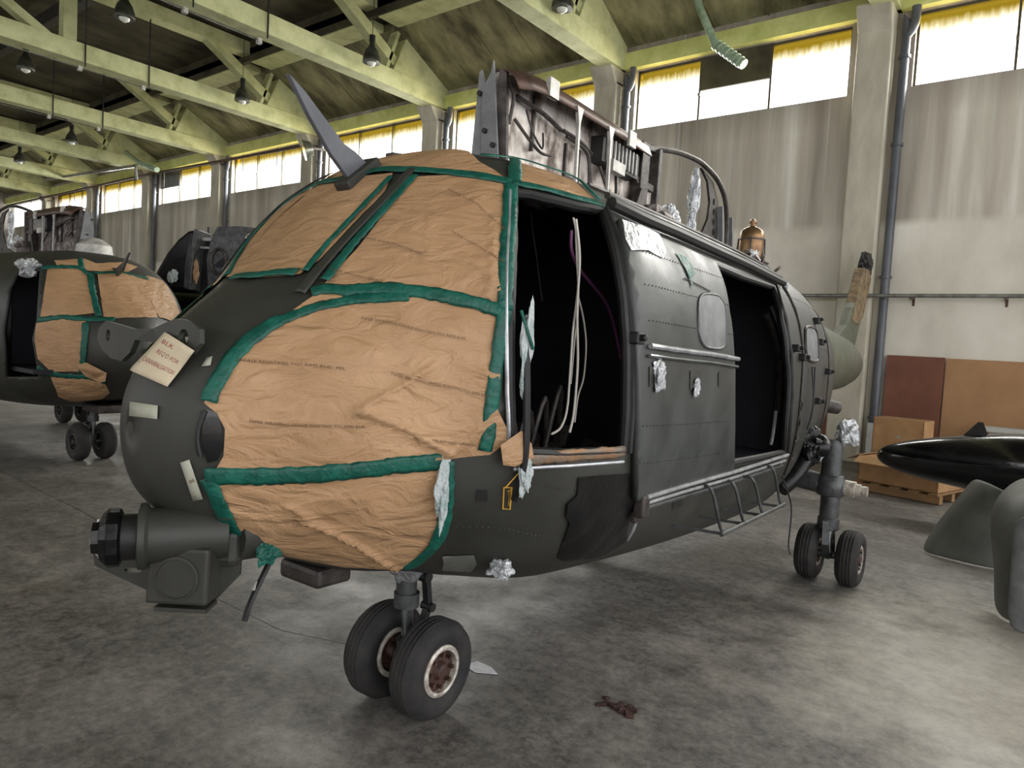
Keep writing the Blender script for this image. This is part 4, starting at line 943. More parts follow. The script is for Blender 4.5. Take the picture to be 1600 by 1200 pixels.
  'tape1': [3, 2, [[-0.0208, -1.3841, 1.5023], [0.0365, -1.3827, 1.5036], [0.0822, -1.3762, 1.5038], [0.1185, -1.3655, 1.5028], [-0.0124, -1.388,
  1.4798], [0.0417, -1.3852, 1.4813], [0.0859, -1.3779, 1.4821], [0.1221, -1.3673, 1.4817], [-0.0041, -1.3919, 1.4572], [0.0458, -1.3872, 1.4591],
  [0.0882, -1.379, 1.4603], [0.1245, -1.3684, 1.4604]]],
  'tape2': [2, 4, [[0.1882, -1.3224, 1.3286], [0.2002, -1.3146, 1.3349], [0.2117, -1.3065, 1.341], [0.1909, -1.3115, 1.2977], [0.2034, -1.3037,
  1.3036], [0.2156, -1.2957, 1.3094], [0.1913, -1.2993, 1.2661], [0.2046, -1.2915, 1.2716], [0.2174, -1.2835, 1.277], [0.1891, -1.2854, 1.2336],
  [0.2029, -1.2775, 1.2387], [0.2162, -1.2694, 1.2437], [0.1829, -1.2689, 1.1997], [0.1973, -1.261, 1.2045], [0.2111, -1.2528, 1.2091]]],
  'tape3': [2, 2, [[0.1911, -1.2544, 1.6628], [0.1975, -1.2483, 1.6655], [0.2037, -1.2422, 1.6682], [0.1921, -1.263, 1.648], [0.2006, -1.2555,
  1.6509], [0.2089, -1.2478, 1.6538], [0.1926, -1.2712, 1.6332], [0.2031, -1.2622, 1.6363], [0.2135, -1.253, 1.6393]]],
  'tape4': [2, 2, [[-0.107, -1.2653, 1.7091], [-0.1217, -1.2509, 1.7187], [-0.1151, -1.2453, 1.7281], [-0.1256, -1.2651, 1.6997], [-0.1182, -1.2601,
  1.7097], [-0.0973, -1.26, 1.7194], [-0.1148, -1.2784, 1.6887], [-0.0817, -1.2827, 1.6988], [-0.0629, -1.2797, 1.7086]]]},
 'cables': {
  'w1': [[0.78, -0.027, 2.33], [0.78, 0.023, 2.234], [0.78, 0.052, 2.077], [0.78, 0.048, 1.995], [0.78, 0.036, 1.859], [0.78, 0.038, 1.696], [0.78,
  0.035, 1.533], [0.78, -0.005, 1.458], [0.78, -0.072, 1.434]],
  'w2': [[0.8, -0.038, 2.321], [0.8, 0.013, 2.178], [0.8, 0.021, 2.019], [0.8, 0.031, 1.913], [0.8, 0.06, 1.753], [0.8, 0.064, 1.617], [0.8, 0.058,
  1.507], [0.8, 0.037, 1.437]],
  'w3': [[0.76, 0.095, 2.014], [0.76, 0.152, 1.922], [0.76, 0.19, 1.812], [0.76, 0.189, 1.671], [0.76, 0.152, 1.585], [0.76, 0.141, 1.473]],
  'w4': [[0.74, 0.055, 2.335], [0.74, 0.086, 2.191], [0.74, 0.13, 2.004], [0.74, 0.122, 1.836], [0.74, 0.117, 1.64]],
  'p1': [[0.72, 0.062, 2.297], [0.72, 0.073, 2.217], [0.72, 0.148, 2.145], [0.72, 0.27, 2.091], [0.72, 0.4, 2.032], [0.72, 0.489, 1.95], [0.72, 0.568,
  1.832], [0.72, 0.605, 1.771]],
  'd1': [[0.2, 0.488, 2.5], [0.2, 0.512, 2.406], [0.2, 0.564, 2.281], [0.2, 0.611, 2.152], [0.2, 0.649, 2.054]]}}

# ------------------------------------------------------------ helicopter parts
def skin(root, holes):
    us = []
    u = -1.395
    while u < 6.3: us.append(u); u += .012 if u < -1.28 else (.03 if u < -.9 else (.05 if u < 3 else .1))
    us.append(6.3)
    pts = []; n = 96
    for i, u in enumerate(us):
        for j in range(n+1):
            p = (u, (-1+2*j/n)*SF)
            if any(min((p[0]-h[0])**2+(p[1]-h[1]*SF)**2 for h in hh) < .0004 for hh in holes): continue
            pts.append(p)
    E = []
    for hh in holes:
        b = len(pts); pts += [(h[0], h[1]*SF) for h in hh]; E += [(b+i, b+(i+1) % len(hh)) for i in range(len(hh))]
    V, _, Fc, *_r = delaunay_2d_cdt([Vector(p) for p in pts], E, [], 0, 1e-6)
    H = [[(h[0], h[1]*SF) for h in hh] for hh in holes]; fs = []
    vs = [S0(v.x, v.y/SF) for v in V]
    for f in Fc:
        cx = sum(V[i].x for i in f)/3; cy = sum(V[i].y for i in f)/3
        if any(pip(cx, cy, h) for h in H): continue
        a, b, c = (vs[i] for i in f); nn = (b-a).cross(c-a)
        fs.append(tuple(f) if nn.dot(NRM(cx, cy/SF)) > 0 else tuple(f)[::-1])
    o = mesh_obj('fuselage', vs, fs, None, root, mats=[M['hull'], M['inner'], M['black']])
    bm = bmesh.new(); bm.from_mesh(o.data); bmesh.ops.remove_doubles(bm, verts=bm.verts, dist=.0008)
    for e in [e for e in bm.edges if e.is_boundary]: pass
    bm.to_mesh(o.data); bm.free()
    for p in o.data.polygons: p.use_smooth = True
    md = o.modifiers.new('thick', 'SOLIDIFY'); md.thickness = .035; md.offset = -1; md.material_offset = 1; md.material_offset_rim = 2
    MB().cyl((0, -1.38, 1.42), (0, -1.3955, 1.42), .0203, n=24).build('nose_cap', M['hull'], root)
    return o
def densify(poly, d=.05):
    out = []; n = len(poly)
    for i in range(n):
        a = poly[i]; b = poly[(i+1) % n]; L = sqrt((a[0]-b[0])**2+((a[1]-b[1])*SF)**2); k = max(1, int(L/d))
        for j in range(k): t = j/k; out.append((a[0]*(1-t)+b[0]*t, a[1]*(1-t)+b[1]*t))
    return out
def wheel(parent, c, r, wd, dull=False):
    e = MB(); h = wd/2
    pr = [(r*.52, -h*.72), (r*.62, -h*.95), (r*.8, -h), (r*.93, -h*.78), (r*.985, -h*.45)]
    for g in (-.3, 0, .3): pr += [(r, h*(g-.11)), (r*.975, h*(g-.06)), (r*.975, h*(g+.06)), (r, h*(g+.11))]
    pr += [(r*.985, h*.45), (r*.93, h*.78), (r*.8, h), (r*.62, h*.95), (r*.52, h*.72)]
    e.ring(c, (1, 0, 0), pr, 48, True)
    t = e.build('tyre', M['tyre'], parent, True)
    hb = MB(); hb.ring(c, (1, 0, 0), [(r*.52, -h*.80), (r*.47, -h*.88), (r*.42, -h*.84), (r*.42, h*.84), (r*.47, h*.88), (r*.52, h*.80)], 40, True)
    hb.build('hub_rim', M['dark_metal' if dull else 'hub'], t, True)
    hc = MB()
    for sg in (-1, 1):
        hc.ring(Vector(c)+Vector((sg*h*.5, 0, 0)), (sg, 0, 0), [(r*.43, -.01), (r*.42, 0), (r*.2, .004), (r*.14, .03), (r*.07, .036)], 24)
        for k in range(8):
            a = k*pi/4; hc.cyl(Vector(c)+Vector((sg*h*.5, cos(a)*r*.32, sin(a)*r*.32)), Vector(c)+Vector((sg*(h*.5+.03), cos(a)*r*.32, sin(a)*r*.32)), .01, n=6)
    hc.build('hub_core', M['black' if dull else 'rust'], t)
    return t
def nose_gear(root, z0=0, dull=False):
    g = empty('nose_gear'); g.parent = root
    wheel(g, (.155, 0, z0+.235), .235, .17, dull); wheel(g, (-.155, 0, z0+.235), .235, .17, dull)
    MB().cyl((-.2, 0, z0+.235), (.2, 0, z0+.235), .028).cyl((0, .0, z0+.2), (0, -.02, z0+.34), .05).build('axle', M['gear'], g, True)
    MB().cyl((0, -.01, z0+.28), (0, -.04, z0+.56), .03).build('piston', M['chrome'], g, True)
    MB().cyl((0, -.04, z0+.52), (0, -.06, .80), .05).ring((0, -.04, z0+.5), (0, 0, 1), [(.062, 0), (.062, .07)], 16).build('strut', M['gear'], g, True)
    MB().beam((0, .09, z0+.62), (0, .12, z0+.46), .035, .03).beam((0, .12, z0+.46), (0, .05, z0+.3), .035, .03).cyl((-.035, .12, z0+.46), (.035, .12, z0+.46), .022).cyl((-.03, .08, z0+.62), (.03, .08, z0+.62), .028).build('torque_link', M['black'], g)
    return g
def main_gear(root, sg=1, dz=.097, wrap=True, dull=False):
    g = empty('main_gear'); g.parent = root; u = 3.7
    X = lambda x: sg*x
    wheel(g, (X(1.0), u, dz+.225), .225, .17, dull); wheel(g, (X(1.31), u, dz+.225), .225, .17, dull)
    MB().cyl((X(.98), u, dz+.225), (X(1.33), u, dz+.225), .035).build('axle', M['gear'], g, True)
    MB().cyl((X(1.15), u, dz+.2), (X(1.13), u, .56), .045).build('piston', M['chrome'], g, True)
    MB().cyl((X(1.12), u, .52), (X(1.12), u, .86), .075).cyl((X(1.11), u, .86), (X(1.11), u, 1.26), .085, .07).cyl((X(1.12), u, .53), (X(1.12), u, .62), .085).ring((X(1.115), u, .8), (0, 0, 1), [(.1, 0), (.12, .03), (.12, .12), (.09, .17)], 16).build('strut', M['gear'], g, True, bevel=.004)
    MB().cyl((X(.7), u-.02, .93), (X(1.12), u, .88), .085).build('trunnion', M['gear'], g, True)
    MB().cyl((X(1.12), u, .88), (X(1.34), u, .875), .05).cyl((X(1.22), u, .88), (X(1.3), u, .876), .065).cyl((X(1.34), u, .875), (X(1.39), u, .875), .04).build('jack_fitting', M['hub'] , g, True)
    MB().beam((X(1.12), u-.09, .6), (X(1.14), u-.15, .42), .05, .03).beam((X(1.14), u-.15, .42), (X(1.14), u-.04, .3), .05, .03).build('torque_link', M['gear'], g)
    if wrap:
        crumple('plastic_wrap', (X(1.19), u+.05, 1.32), .085, M['foil'], g, 3, (1, 1, 1.1))
    return g
def cutter(root, m=None):
    return MB().prism([(-.012, u, w_) for u, w_ in [(-.885, 2.745), (-.78, 2.62), (-.66, 2.50), (-.56, 2.425), (-.44, 2.46), (-.40, 2.50), (-.47, 2.515), (-.54, 2.545), (-.60, 2.56), (-.70, 2.63), (-.80, 2.70)]], (.024, 0, 0)).build('wire_cutter', m or M['blade'], root, bevel=.003)

def engine_bay(root, simple=False, flip=1):
    Y = lambda v: v*flip
    g = empty('engine_bay'); g.parent = root
    # long worn panel
    top = [(.38, 3.2), (.52, 3.24), (.68, 3.26), (.95, 3.27), (1.4, 3.275), (1.94, 3.28)]
    MB().prism([(Y(-.02), u, w_) for u, w_ in [(.38, 2.6)]+top+[(1.94, 2.6)]], (Y(.03), 0, 0)).build('bay_panel', M['worn_metal' if not simple else 'engine'], g)
    fl = []
    for u, w_ in top: fl.append([(Y(-.02), u, w_+.02), (Y(.06), u, w_+.015), (Y(.12), u, w_-.03), (Y(.15), u, w_-.10)])
    n = 4; vs = [p for r_ in fl for p in r_]; fs = [(i*n+j, i*n+j+1, (i+1)*n+j+1, (i+1)*n+j) for i in range(len(fl)-1) for j in range(3)]
    o = mesh_obj('top_flange', vs, fs, M['brown_metal'], g, True); md = o.modifiers.new('t', 'SOLIDIFY'); md.thickness = .01
    # front plates
    pf = MB(); pf.prism([(Y(-.13), .36, 2.6), (Y(-.105), .36, 3.22), (Y(-.10), .37, 3.235), (Y(-.07), .37, 3.16), (Y(-.035), .37, 2.6)], (0, .012, 0))
    pf.prism([(Y(-.035), .35, 2.6), (Y(-.07), .35, 3.12), (Y(-.02), .35, 3.2), (Y(-.01), .35, 3.26), (Y(.0), .35, 3.2), (Y(.085), .35, 2.6)], (0, .012, 0))
    pf.build('front_plate', M['paint_grey'], g)
    kn = MB()
    for x, z in ((-.03, 2.9), (-.08, 3.1), (.03, 2.82)): kn.cyl((Y(x), .35, z), (Y(x), .335, z), .014, n=8)
    kn.build('fastener', M['black'], g)
    MB().prism([(Y(.02), .37, 2.6), (Y(.02), .37, 3.22), (Y(.05), .39, 3.22), (Y(.10), .39, 2.6)], (0, .02, 0)).build('edge_frame', M['dark_metal'], g)
    for u in (.98, 1.36):
        MB().beam((Y(.15), u, 2.64), (Y(.14), u, 3.17), .018, .018, (0, 1, 0)).prism([(Y(.13), u-.035, 3.2), (Y(.13), u+.035, 3.2), (Y(.13), u, 3.08)], (Y(.02), 0, 0)).build('post', M['white_metal'], g)
    MB().box((Y(.135), .70, 3.21), (.03, .09, .1)).build('tape_flag', M['white_metal'], g)
    MB().box((Y(.155), 1.62, 3.20), (.02, .09, .1)).build('tape_flag', M['white_metal'], g)
    pp = MB()
    for z, a, b in ((3.1, .5, .94), (3.06, .98, 1.3)): pp.tube([(Y(.04), a, z+.02), (Y(.06), (a+b)/2, z), (Y(.05), b, z-.03)], .013, 6)
    pp.tube([(Y(.03), .42, 3.17), (Y(.07), .44, 3.1), (Y(.06), .43, 2.95)], .01, 6)
    pp.tube([(Y(.04), .5, 3.0), (Y(.07), .6, 2.92), (Y(.07), .72, 2.88), (Y(.05), .85, 2.9)], .009, 6)
    pp.tube([(Y(.04), .6, 3.08), (Y(.08), .62, 2.96), (Y(.08), .72, 2.9), (Y(.05), .76, 3.0)], .006, 6)
    pp.tube([(Y(.04), 1.02, 3.06), (Y(.06), 1.2, 3.03), (Y(.06), 1.27, 2.95), (Y(.06), 1.3, 2.7)], .012, 6)
    pp.tube([(Y(.06), 1.4, 2.98), (Y(.1), 1.46, 2.84), (Y(.1), 1.56, 2.83), (Y(.06), 1.62, 2.97)], .012, 6)
    pp.box((Y(.02), .7, 3.04), (.02, .018, .3)); pp.box((Y(.02), 1.05, 2.93), (.02, .014, .2)); pp.box((Y(.02), 1.2, 2.93), (.02, .014, .2)); pp.box((Y(.02), 1.13, 2.84), (.02, .16, .014))
    pp.build('pipework', M['dark_metal'], g, True)
    lv = MB(); lv.box((Y(.05), 1.60, 3.08), (.1, .5, .16)); lv.build('louvre_box', M['black'], g)
    sl = MB()
    for k in range(9): sl.box((Y(.105), 1.40+k*.05, 3.09), (.012, .01, .14))
    sl.build('louvre_slats', M['white_metal'], g)
    MB().box((Y(.12), 1.5, 2.99), (.05, .16, .07)).build('data_box', M['white_metal'], g)
    # mid frame
    fr = MB(); fr.box((Y(.03), 1.98, 2.95), (.12, .12, .68)); fr.beam((Y(.05), 2.0, 3.27), (Y(.05), 2.2, 3.30), .05, .04); fr.box((Y(.06), 2.19, 2.96), (.08, .05, .68))
    fr.beam((Y(.06), 1.9, 3.02), (Y(.08), 2.12, 3.0), .03, .05); fr.beam((Y(.1), 1.75, 2.66), (Y(.08), 1.93, 2.95), .05, .05)
    fr.build('mid_frame', M['dark_metal'], g, bevel=.006)
    MB().box((Y(.045), 2.08, 2.85), (.02, .17, .28)).build('frame_web', M['worn_metal'], g)
    # hoop
    hp_ = [(2.15, 3.31), (2.45, 3.375), (2.7, 3.42), (3.0, 3.45), (3.17, 3.45), (3.48, 3.41), (3.7, 3.3), (3.8, 3.12), (3.83, 2.95), (3.85, 2.65)]
    MB().tube([(Y(.03), u, w_) for u, w_ in hp_], .022, 8).build('hoop', M['dark_metal'], g, True)
    outer = [(3.17, 3.43), (3.46, 3.38), (3.60, 3.25), (3.66, 3.0), (3.68, 2.62), (3.1, 2.62), (2.9, 2.66), (2.85, 2.74), (3.1, 2.80), (3.3, 2.92), (3.40, 3.05), (3.42, 3.2), (3.33, 3.36)]
    hl = [circ(3.5+.015*k, 3.22-.085*k, .024, 10, .03) for k in range(5)]
    hl += [circ(3.40, 2.80, .03, 10), circ(3.25, 2.74, .025, 10)]
    holed_plate('perforated_frame', outer, hl, lambda x, y: Vector((Y(0), x, y)), .02, M['dark_metal'], g)
    MB().beam((Y(.04), 3.72, 2.65), (Y(.04), 3.60, 3.2), .04, .03).beam((Y(.05), 3.95, 2.62), (Y(.05), 3.84, 3.15), .04, .03).build('rear_strut', M['paint_grey'], g)
    # wrapped plastic, boxes
    cs = MB(); 
    crumple('plastic_wrap', (Y(.0), 3.08, 3.18), .06, M['foil'], g, 5, (.6, .7, 3.2), .6)
    crumple('plastic_wrap', (Y(.05), 2.95, 2.92), .05, M['foil'], g, 6, (.7, .7, 2.0), .5)
    crumple('plastic_wrap', (Y(.1), 2.42, 2.86), .085, M['foil'], g, 9, (.6, 1.1, 1.1), .6)
    MB().box((Y(.12), 2.12, 2.78), (.12, .22, .18)).cyl((Y(.2), 2.05, 2.8), (Y(.2), 2.2, 2.8), .03).build('accessory_box', M['engine'], g)
    if not simple:
        tk = MB(); tk.ring((Y(.1), 4.32, 2.80), (0, 0, 1), [(.08, 0), (.11, .02), (.115, .08), (.115, .26), (.105, .31), (.07, .34), (.025, .36), (.025, .39), (.035, .39), (.035, .41), (.01, .43)], 24)
        tk.build('oil_tank', M['gold'], g, True)
        sb = MB()
        for a in (.3, 1.8, 3.4, 5): sb.tube([(Y(.1+.12*cos(a)), 4.32+.12*sin(a), 3.04), (Y(.1+.13*cos(a)), 4.32+.13*sin(a), 2.85), (Y(.1+.14*cos(a)), 4.32+.14*sin(a), 2.58)], .008, 6, False)
        sb.ring((Y(.1), 4.32, 3.02), (0, 0, 1), [(.12, 0), (.12, .015)], 20); sb.build('tank_bracket', M['dark_metal'], g, True)
        jn = MB(); rn = random.Random(4)
        for k in range(26):
            u = 3.85+rn.uniform(0, .75); x = rn.uniform(.0, .3); z = 2.66+rn.uniform(0, .18)
            jn.box((Y(x), u, z), (rn.uniform(.02, .07), rn.uniform(.02, .09), rn.uniform(.02, .1)), rotm(rn.random(), rn.random(), rn.random()))
        jn.build('pipe_fittings', M['engine'], g)
        crumple('plastic_wrap', (Y(.2), 4.02, 2.78), .09, M['foil'], g, 12, (.8, 1, .9), .6)
    return g

# ================= main helicopter
a_yaw, a_p = radians(2.0), radians(1.5)
A = Vector((-sin(a_yaw)*cos(a_p), cos(a_yaw)*cos(a_p), -sin(a_p))); P = Vector((cos(a_yaw), sin(a_yaw), 0)); Wv = P.cross(A)
H = empty('helicopter'); mm = Matrix((P, A, Wv)).transposed().to_4x4(); mm.translation = Vector((-2.43, 2.41, 0)); H.matrix_world = mm
tag(H, 'large olive-drab helicopter with brown-papered cockpit and open sliding door, in the foreground', 'helicopter')
ck_open = densify([tuple(p) for p in BK['open']['cockpit']]); cb_open = densify([tuple(p) for p in BK['open']['cabin']])
skin(H, [ck_open, cb_open])
# interior
ins = MB(); ins.prism([(-.72, -.5, 1.15), (.72, -.5, 1.15), (.9, -.1, 1.15), (.9, 3.2, 1.15), (-.9, 3.2, 1.15), (-.9, -.1, 1.15)], (0, 0, .05)); ins.build('cabin_floor', M['inner'], H)
for u in (.9, 2.75):
    MB().prism([SS(u, s_, -.06) for s_ in [-.62+k*.04 for k in range(32)]], (0, .03, 0)).build('bulkhead', M['inner'], H)
ins = MB()
for u in (-.1, .3, .7, 1.3, 1.7, 2.1, 2.5): ins.tube([SS(u, s, -.06) for s in [(-.85+.1*k) for k in range(9)]], .02, 6)
for s in (-.35, -.45, -.55): ins.tube([SS(u, s, -.06) for u in (-.4, 0, .5, 1, 2, 2.7)], .015, 6, False)
ins.build('frame_rib', M['inner'], H)
sf = MB(); rn = random.Random(3)
for k in range(22):
    u = -.35+rn.random()*.95; x = .2+rn.random()*.45; sf.box((x, u, 1.24+rn.random()*.12), (rn.uniform(.03, .15), rn.uniform(.03, .16), rn.uniform(.03, .16)), rotm(rn.random(), rn.random(), rn.random()))
for k in range(5): sf.tube([(.6, -.35+k*.12, 1.22), (.65, -.3+k*.12, 1.42+.05*k), (.6, -.1+k*.1, 1.3), (.7, .05+.1*k, 1.25)], .012, 6)
sf.build('stripped_fittings', M['dark_metal'], H)
for k, m_, r_ in (('w1', 'white_cable', .005), ('w2', 'white_cable', .0055), ('w3', 'white_cable', .004), ('w4', 'white_cable', .004), ('p1', 'purple_cable', .008), ('d1', 'dark_metal', .006)):
    MB().tube(BK['cables'][k], r_, 6).build('cable', M[m_], H, True)
# frame edges of the openings
def loop_tube(poly, r, off, m, name):
    pts = poly+[poly[0]]; MB().tube([SS(u, s, off) for u, s in pts], r, 8, False).build(name, m, H, True)
loop_tube(ck_open, .02, -.005, M['black'], 'door_seal')
loop_tube(cb_open, .02, -.005, M['black'], 'door_seal')
surf_tube('door_frame', BK['doorcurve'], .016, .008, M['black'], H)
surf_tube('door_frame', BK['cabcurve'], .016, .012, M['black'], H)
surf_tube('door_edge_strip', [(p[0]-.012, p[1]) for p in BK['doorpost']], .008, .012, M['rail'], H)
ribbon('door_sill', [(p[0], p[1]+.006) for p in BK['lip']], .05, .012, M['sill'], H, .004)
surf_tube('sill_edge', [(p[0], p[1]+.018) for p in BK['lip']], .007, .012, M['rail'], H)
# cabin interior door posts
MB().tube([SS(2.42+.03*k, .36+.02*k, -.12) for k in range(12)], .03, 8).build('door_post', M['dark_metal'], H, True)
MB().tube([SS(2.5+.01*k, .34+.015*k, -.09) for k in range(6)], .012, 6).build('grab_rail', M['rail'], H, True)
MB().tube([SS(2.50+.01*k, .53+.015*k, -.09) for k in range(5)], .012, 6).build('grab_rail', M['rail'], H, True)

# sliding door
sdp = densify([tuple(p) for p in BK['slide']])
dr = patch('sliding_door', sdp, .035, M['door'], H, step=.05, th=.03)
dw = densify([tuple(p) for p in BK['dwin']], .02)
MB().tube([SS(u, s, .036) for u, s in dw+[dw[0]]], .008, 8, False).build('window_seal', M['gear'], dr, True)
patch('door_window', dw, .040, M['paint_grey'], dr, step=.04)
surf_tube('door_rail', BK['rail_mid'], .012, .05, M['rail'], dr); surf_tube('door_rail', [(u, s+.009) for u, s in BK['rail_mid']], .008, .048, M['chrome'], dr)
for k in ('sq2', 'sq3', 'sq4'):
    patch('recess_plate', [tuple(p) for p in BK['patches'][k]], .039, M['hull'], dr, step=.03)
crumple('plastic_scrap', SS(.2, .497, .045), .045, M['foil'], dr, 21, (.25, 1, 1), .8)
crumple('plastic_scrap', SS(.62, .502, .045), .03, M['foil'], dr, 22, (.25, 1, 1), .8)
fo = patch('reflective_film', densify([tuple(p) for p in BK['patches']['foil']], .03), .04, M['foil'], dr, wr=.008, step=.02, seed=4)
gr_ = patch('green_tape_scrap', [(.56, .33), (.7, .335), (.72, .36), (.66, .37), (.62, .39), (.6, .36)], .04, M['tape'], dr, wr=.005, step=.02)
dc = MB().tube([SS(u, s, .04) for u, s in [(.55, .375), (.72, .38), (.86, .385)]], .003, 5, False); dc.build('scratch_mark', M['black'], dr)
# low rails
surf_tube('door_track', BK['rail_low'], .012, .035, M['rail'], H); surf_tube('door_track', [(u, s+.012) for u, s in BK['rail_low']], .010, .03, M['rail'], H)
surf_tube('door_track', [(u, s+.024) for u, s in BK['rail_low']], .014, .02, M['gear'], H)
# gutter over the door
gl_ = smooth_line(BK['gutter'], 2)
MB().tube([SS(u, s, .03) for u, s in gl_], .028, 8, False).build('roof_track', M['black'], H, True)
MB().tube([SS(u, s-.014, .04) for u, s in gl_], .016, 8, False).build('roof_track_lip', M['hull'], H, True)
deck = MB(); deck.tube([SS(u, .165, .01) for u in (.35, .8, 1.4, 2, 2.6, 3.2, 3.8)], .012, 6, False); deck.build('deck_edge', M['dark_metal'], H, True)
for u in (.35, .8, 1.5, 2.2, 2.7): MB().box(SS(u, .225, .01), (.04, .07, .015), rotm(0, radians(35), 0)).build('deck_clip', M['black'], H)
# rivet rows
rv = MB()
def rivrow(a, b, n, off):
    for k in range(n):
        t = k/(n-1); u = a[0]*(1-t)+b[0]*t; s = a[1]*(1-t)+b[1]*t; p = SS(u, s, off); nn = NRM(u, s)
        rv.ring(p, nn, [(.0035, 0), (.002, .003)], 5)
for s in (.35, .40, .445, .53, .57): rivrow((.12, s), (1.12, s), 34, .036)
for s in (.32, .44): rivrow((2.65, s), (4.2, s), 40, .001)
for s in (.57, .66): rivrow((2.75, s), (4.3, s), 40, .001)
for s in (.2,): rivrow((.4, s), (3.6, s), 80, .001)
for u in (2.72, 3.3, 3.9): rivrow((u, .2), (u, .6), 40, .001)
rivrow((-.5, .615), (0, .61), 24, .001); rivrow((-.6, .7), (-.1, .7), 24, .001)
ro = rv.build('rivet_rows', M['gear'], H); ro['kind'] = 'stuff'

# masking paper and tape
cr = {'C': [((-.93, .505), (-.70, .575), .018, .028), ((-.93, .50), (-.78, .465), .03, .02), ((-.62, .49), (-.56, .50), .015, .02), ((-.6, .53), (-.72, .58), .03, .015)],
      'D': [((-1.0, .73), (-.62, .83), .016, .022), ((-1.05, .70), (-.98, .73), .03, .015)],
      'B': [((-.62, .30), (-.55, .39), .02, .012), ((-.5, .27), (-.6, .38), .02, .012), ((-.75, .33), (-.66, .39), .02, .01)]}
wrp = {'A': .007, 'B': .008, 'C': .011, 'D': .010, 'F': .012}
for mir in (False, True):
    for i, (k, poly) in enumerate(BK['paper'].items()):
        if mir and k in 'FA': continue
        patch('masking_paper', [tuple(p) for p in poly], .006, M['paper'], H, wr=wrp[k], step=.014 if not mir else .04, seed=i+2+(10 if mir else 0), creases=cr.get(k, ()) if not mir else (), mirror=mir)
    for k, (pts, wd) in BK['tape'].items():
        if mir and k in ('topleft', 'roofv', 'roofl', 'roofu', 'door_lo', 'top', 'pil1', 'pil2', 'Abot'): continue
        ribbon('masking_tape', pts, wd, .017 if k not in ('roofl', 'roofu') else .02, M['tape'], H, .003, mir)
lo, hi = BK['roofE']
roof = [tuple(p) for p in lo]+[(-.30, .14), (-.24, .10), (-.2, .05), (-.2, -.1), (-.3, -.14), (-.42, -.1), (-.47, -.02), (-.48, .02)]
patch('masking_paper', roof, .006, M['paper'], H, wr=.008, step=.02, seed=30)
ribbon('windscreen_post', BK['pillar'], .045, .02, M['hull'], H)
ribbon('centre_post', [tuple(p) for p in BK['cpost'][2:]], .05, .022, M['black'], H)
txt = 'PAPER WRAPPING GREASE RESISTING TO1 RIMS 8145'
for k, v in BK['text'].items():
    t_ = txt if k not in ('1',) else 'GREASE RESISTING TO1 RIMS 8145  PPL'
    if k in ('5', '6', '7', '8', '10'): t_ = 'PAPER WRAPPING GREASE'
    L0 = SS(*v[0]); T = sum((SS(*v[i+1])-SS(*v[i])).length for i in range(len(v)-1))
    text_on_line('printed_text', t_, v, .024 if k not in ('1', '4') else .018, .014, M['print'], H)
# torn flaps of paper, tape, plastic
shp = [(-.50, .545), (-.46, .56), (-.44, .577), (-.50, .588), (-.54, .585), (-.56, .56)]
patch('torn_paper_flap', shp, .03, M['paper'], H, wr=.03, step=.015, seed=50)
crumple('torn_tape', SS(-.50, .47, .02), .03, M['torn_white'], H, 31, (.4, .8, 4.0), .7)
crumple('torn_tape', SS(-.45, .60, .03), .035, M['torn_white'], H, 32, (.4, .7, 1.7), .9)
crumple('torn_tape', SS(-.685, .625, .03), .045, M['torn_white'], H, 33, (.3, .6, 1.9), .8)
crumple('torn_tape', SS(-.66, .665, .03), .018, M['torn_white'], H, 34, (.3, .5, 3.2), .8)
crumple('torn_tape', SS(-1.0, .86, .02), .04, M['tape'], H, 35, (.5, 1, 1.0), .7)
MB().tube([SS(-.50, .43, .02), SS(-.50, .50, .03), SS(-.48, .56, .035), SS(-.46, .61, .03), SS(-.45, .64, .02)], .014, 6).build('loose_seal', M['black'], H, True)
MB().tube([SS(-.515, .42, .04), SS(-.50, .455, .045), SS(-.485, .47, .03)], .006, 6).build('torn_tape', M['tape'], H)

# lower side details
patch('black_patch', densify([tuple(p) for p in BK['patches']['blackpatch']], .03), .006, M['gloss_black'], H, wr=.01, step=.02, seed=8)
for k in ('sq1', 'sq5'): patch('recess_plate', [tuple(p) for p in BK['patches'][k]], .003, M['black'], H, step=.03)
patch('belly_lamp_panel', densify([tuple(p) for p in BK['patches']['light']], .03), .004, M['cowl_green'], H, step=.03)
crumple('plastic_wrap', SS(-.30, .772, .045), .036, M['foil'], H, 41, (1, 1.1, .9), .7)
yl = [tuple(p) for p in BK['patches']['yel']]
MB().tube([SS(u, s, .004) for u, s in yl+[yl[0]]], .003, 5, False).build('yellow_outline', M['yellow'], H)
MB().tube([SS(u, s, .004) for u, s in [(yl[0][0]+.005, yl[0][1]), (yl[0][0]+.03, .605), (yl[0][0]+.05, .595)]], .003, 5, False).build('yellow_outline', M['yellow'], H)
text_on_line('yellow_lettering', 'RESCUE', [(-.452, .655), (-.466, .64), (-.482, .629)], .005, .02, M['yellow'], H)
# clip hanging by the patch, door bracket
MB().box(SS(.31, .635, .03), (.05, .07, .1)).box(SS(.30, .655, .03), (.03, .04, .05)).build('track_stop', M['dark_metal'], H, bevel=.01)
MB().tube([SS(.33, .66, .03), SS(.33, .675, .04), SS(.34, .695, .045), SS(.36, .70, .04), SS(.36, .68, .035), SS(.345, .665, .03)], .006, 6).build('hook_ring', M['rail'], H, True)
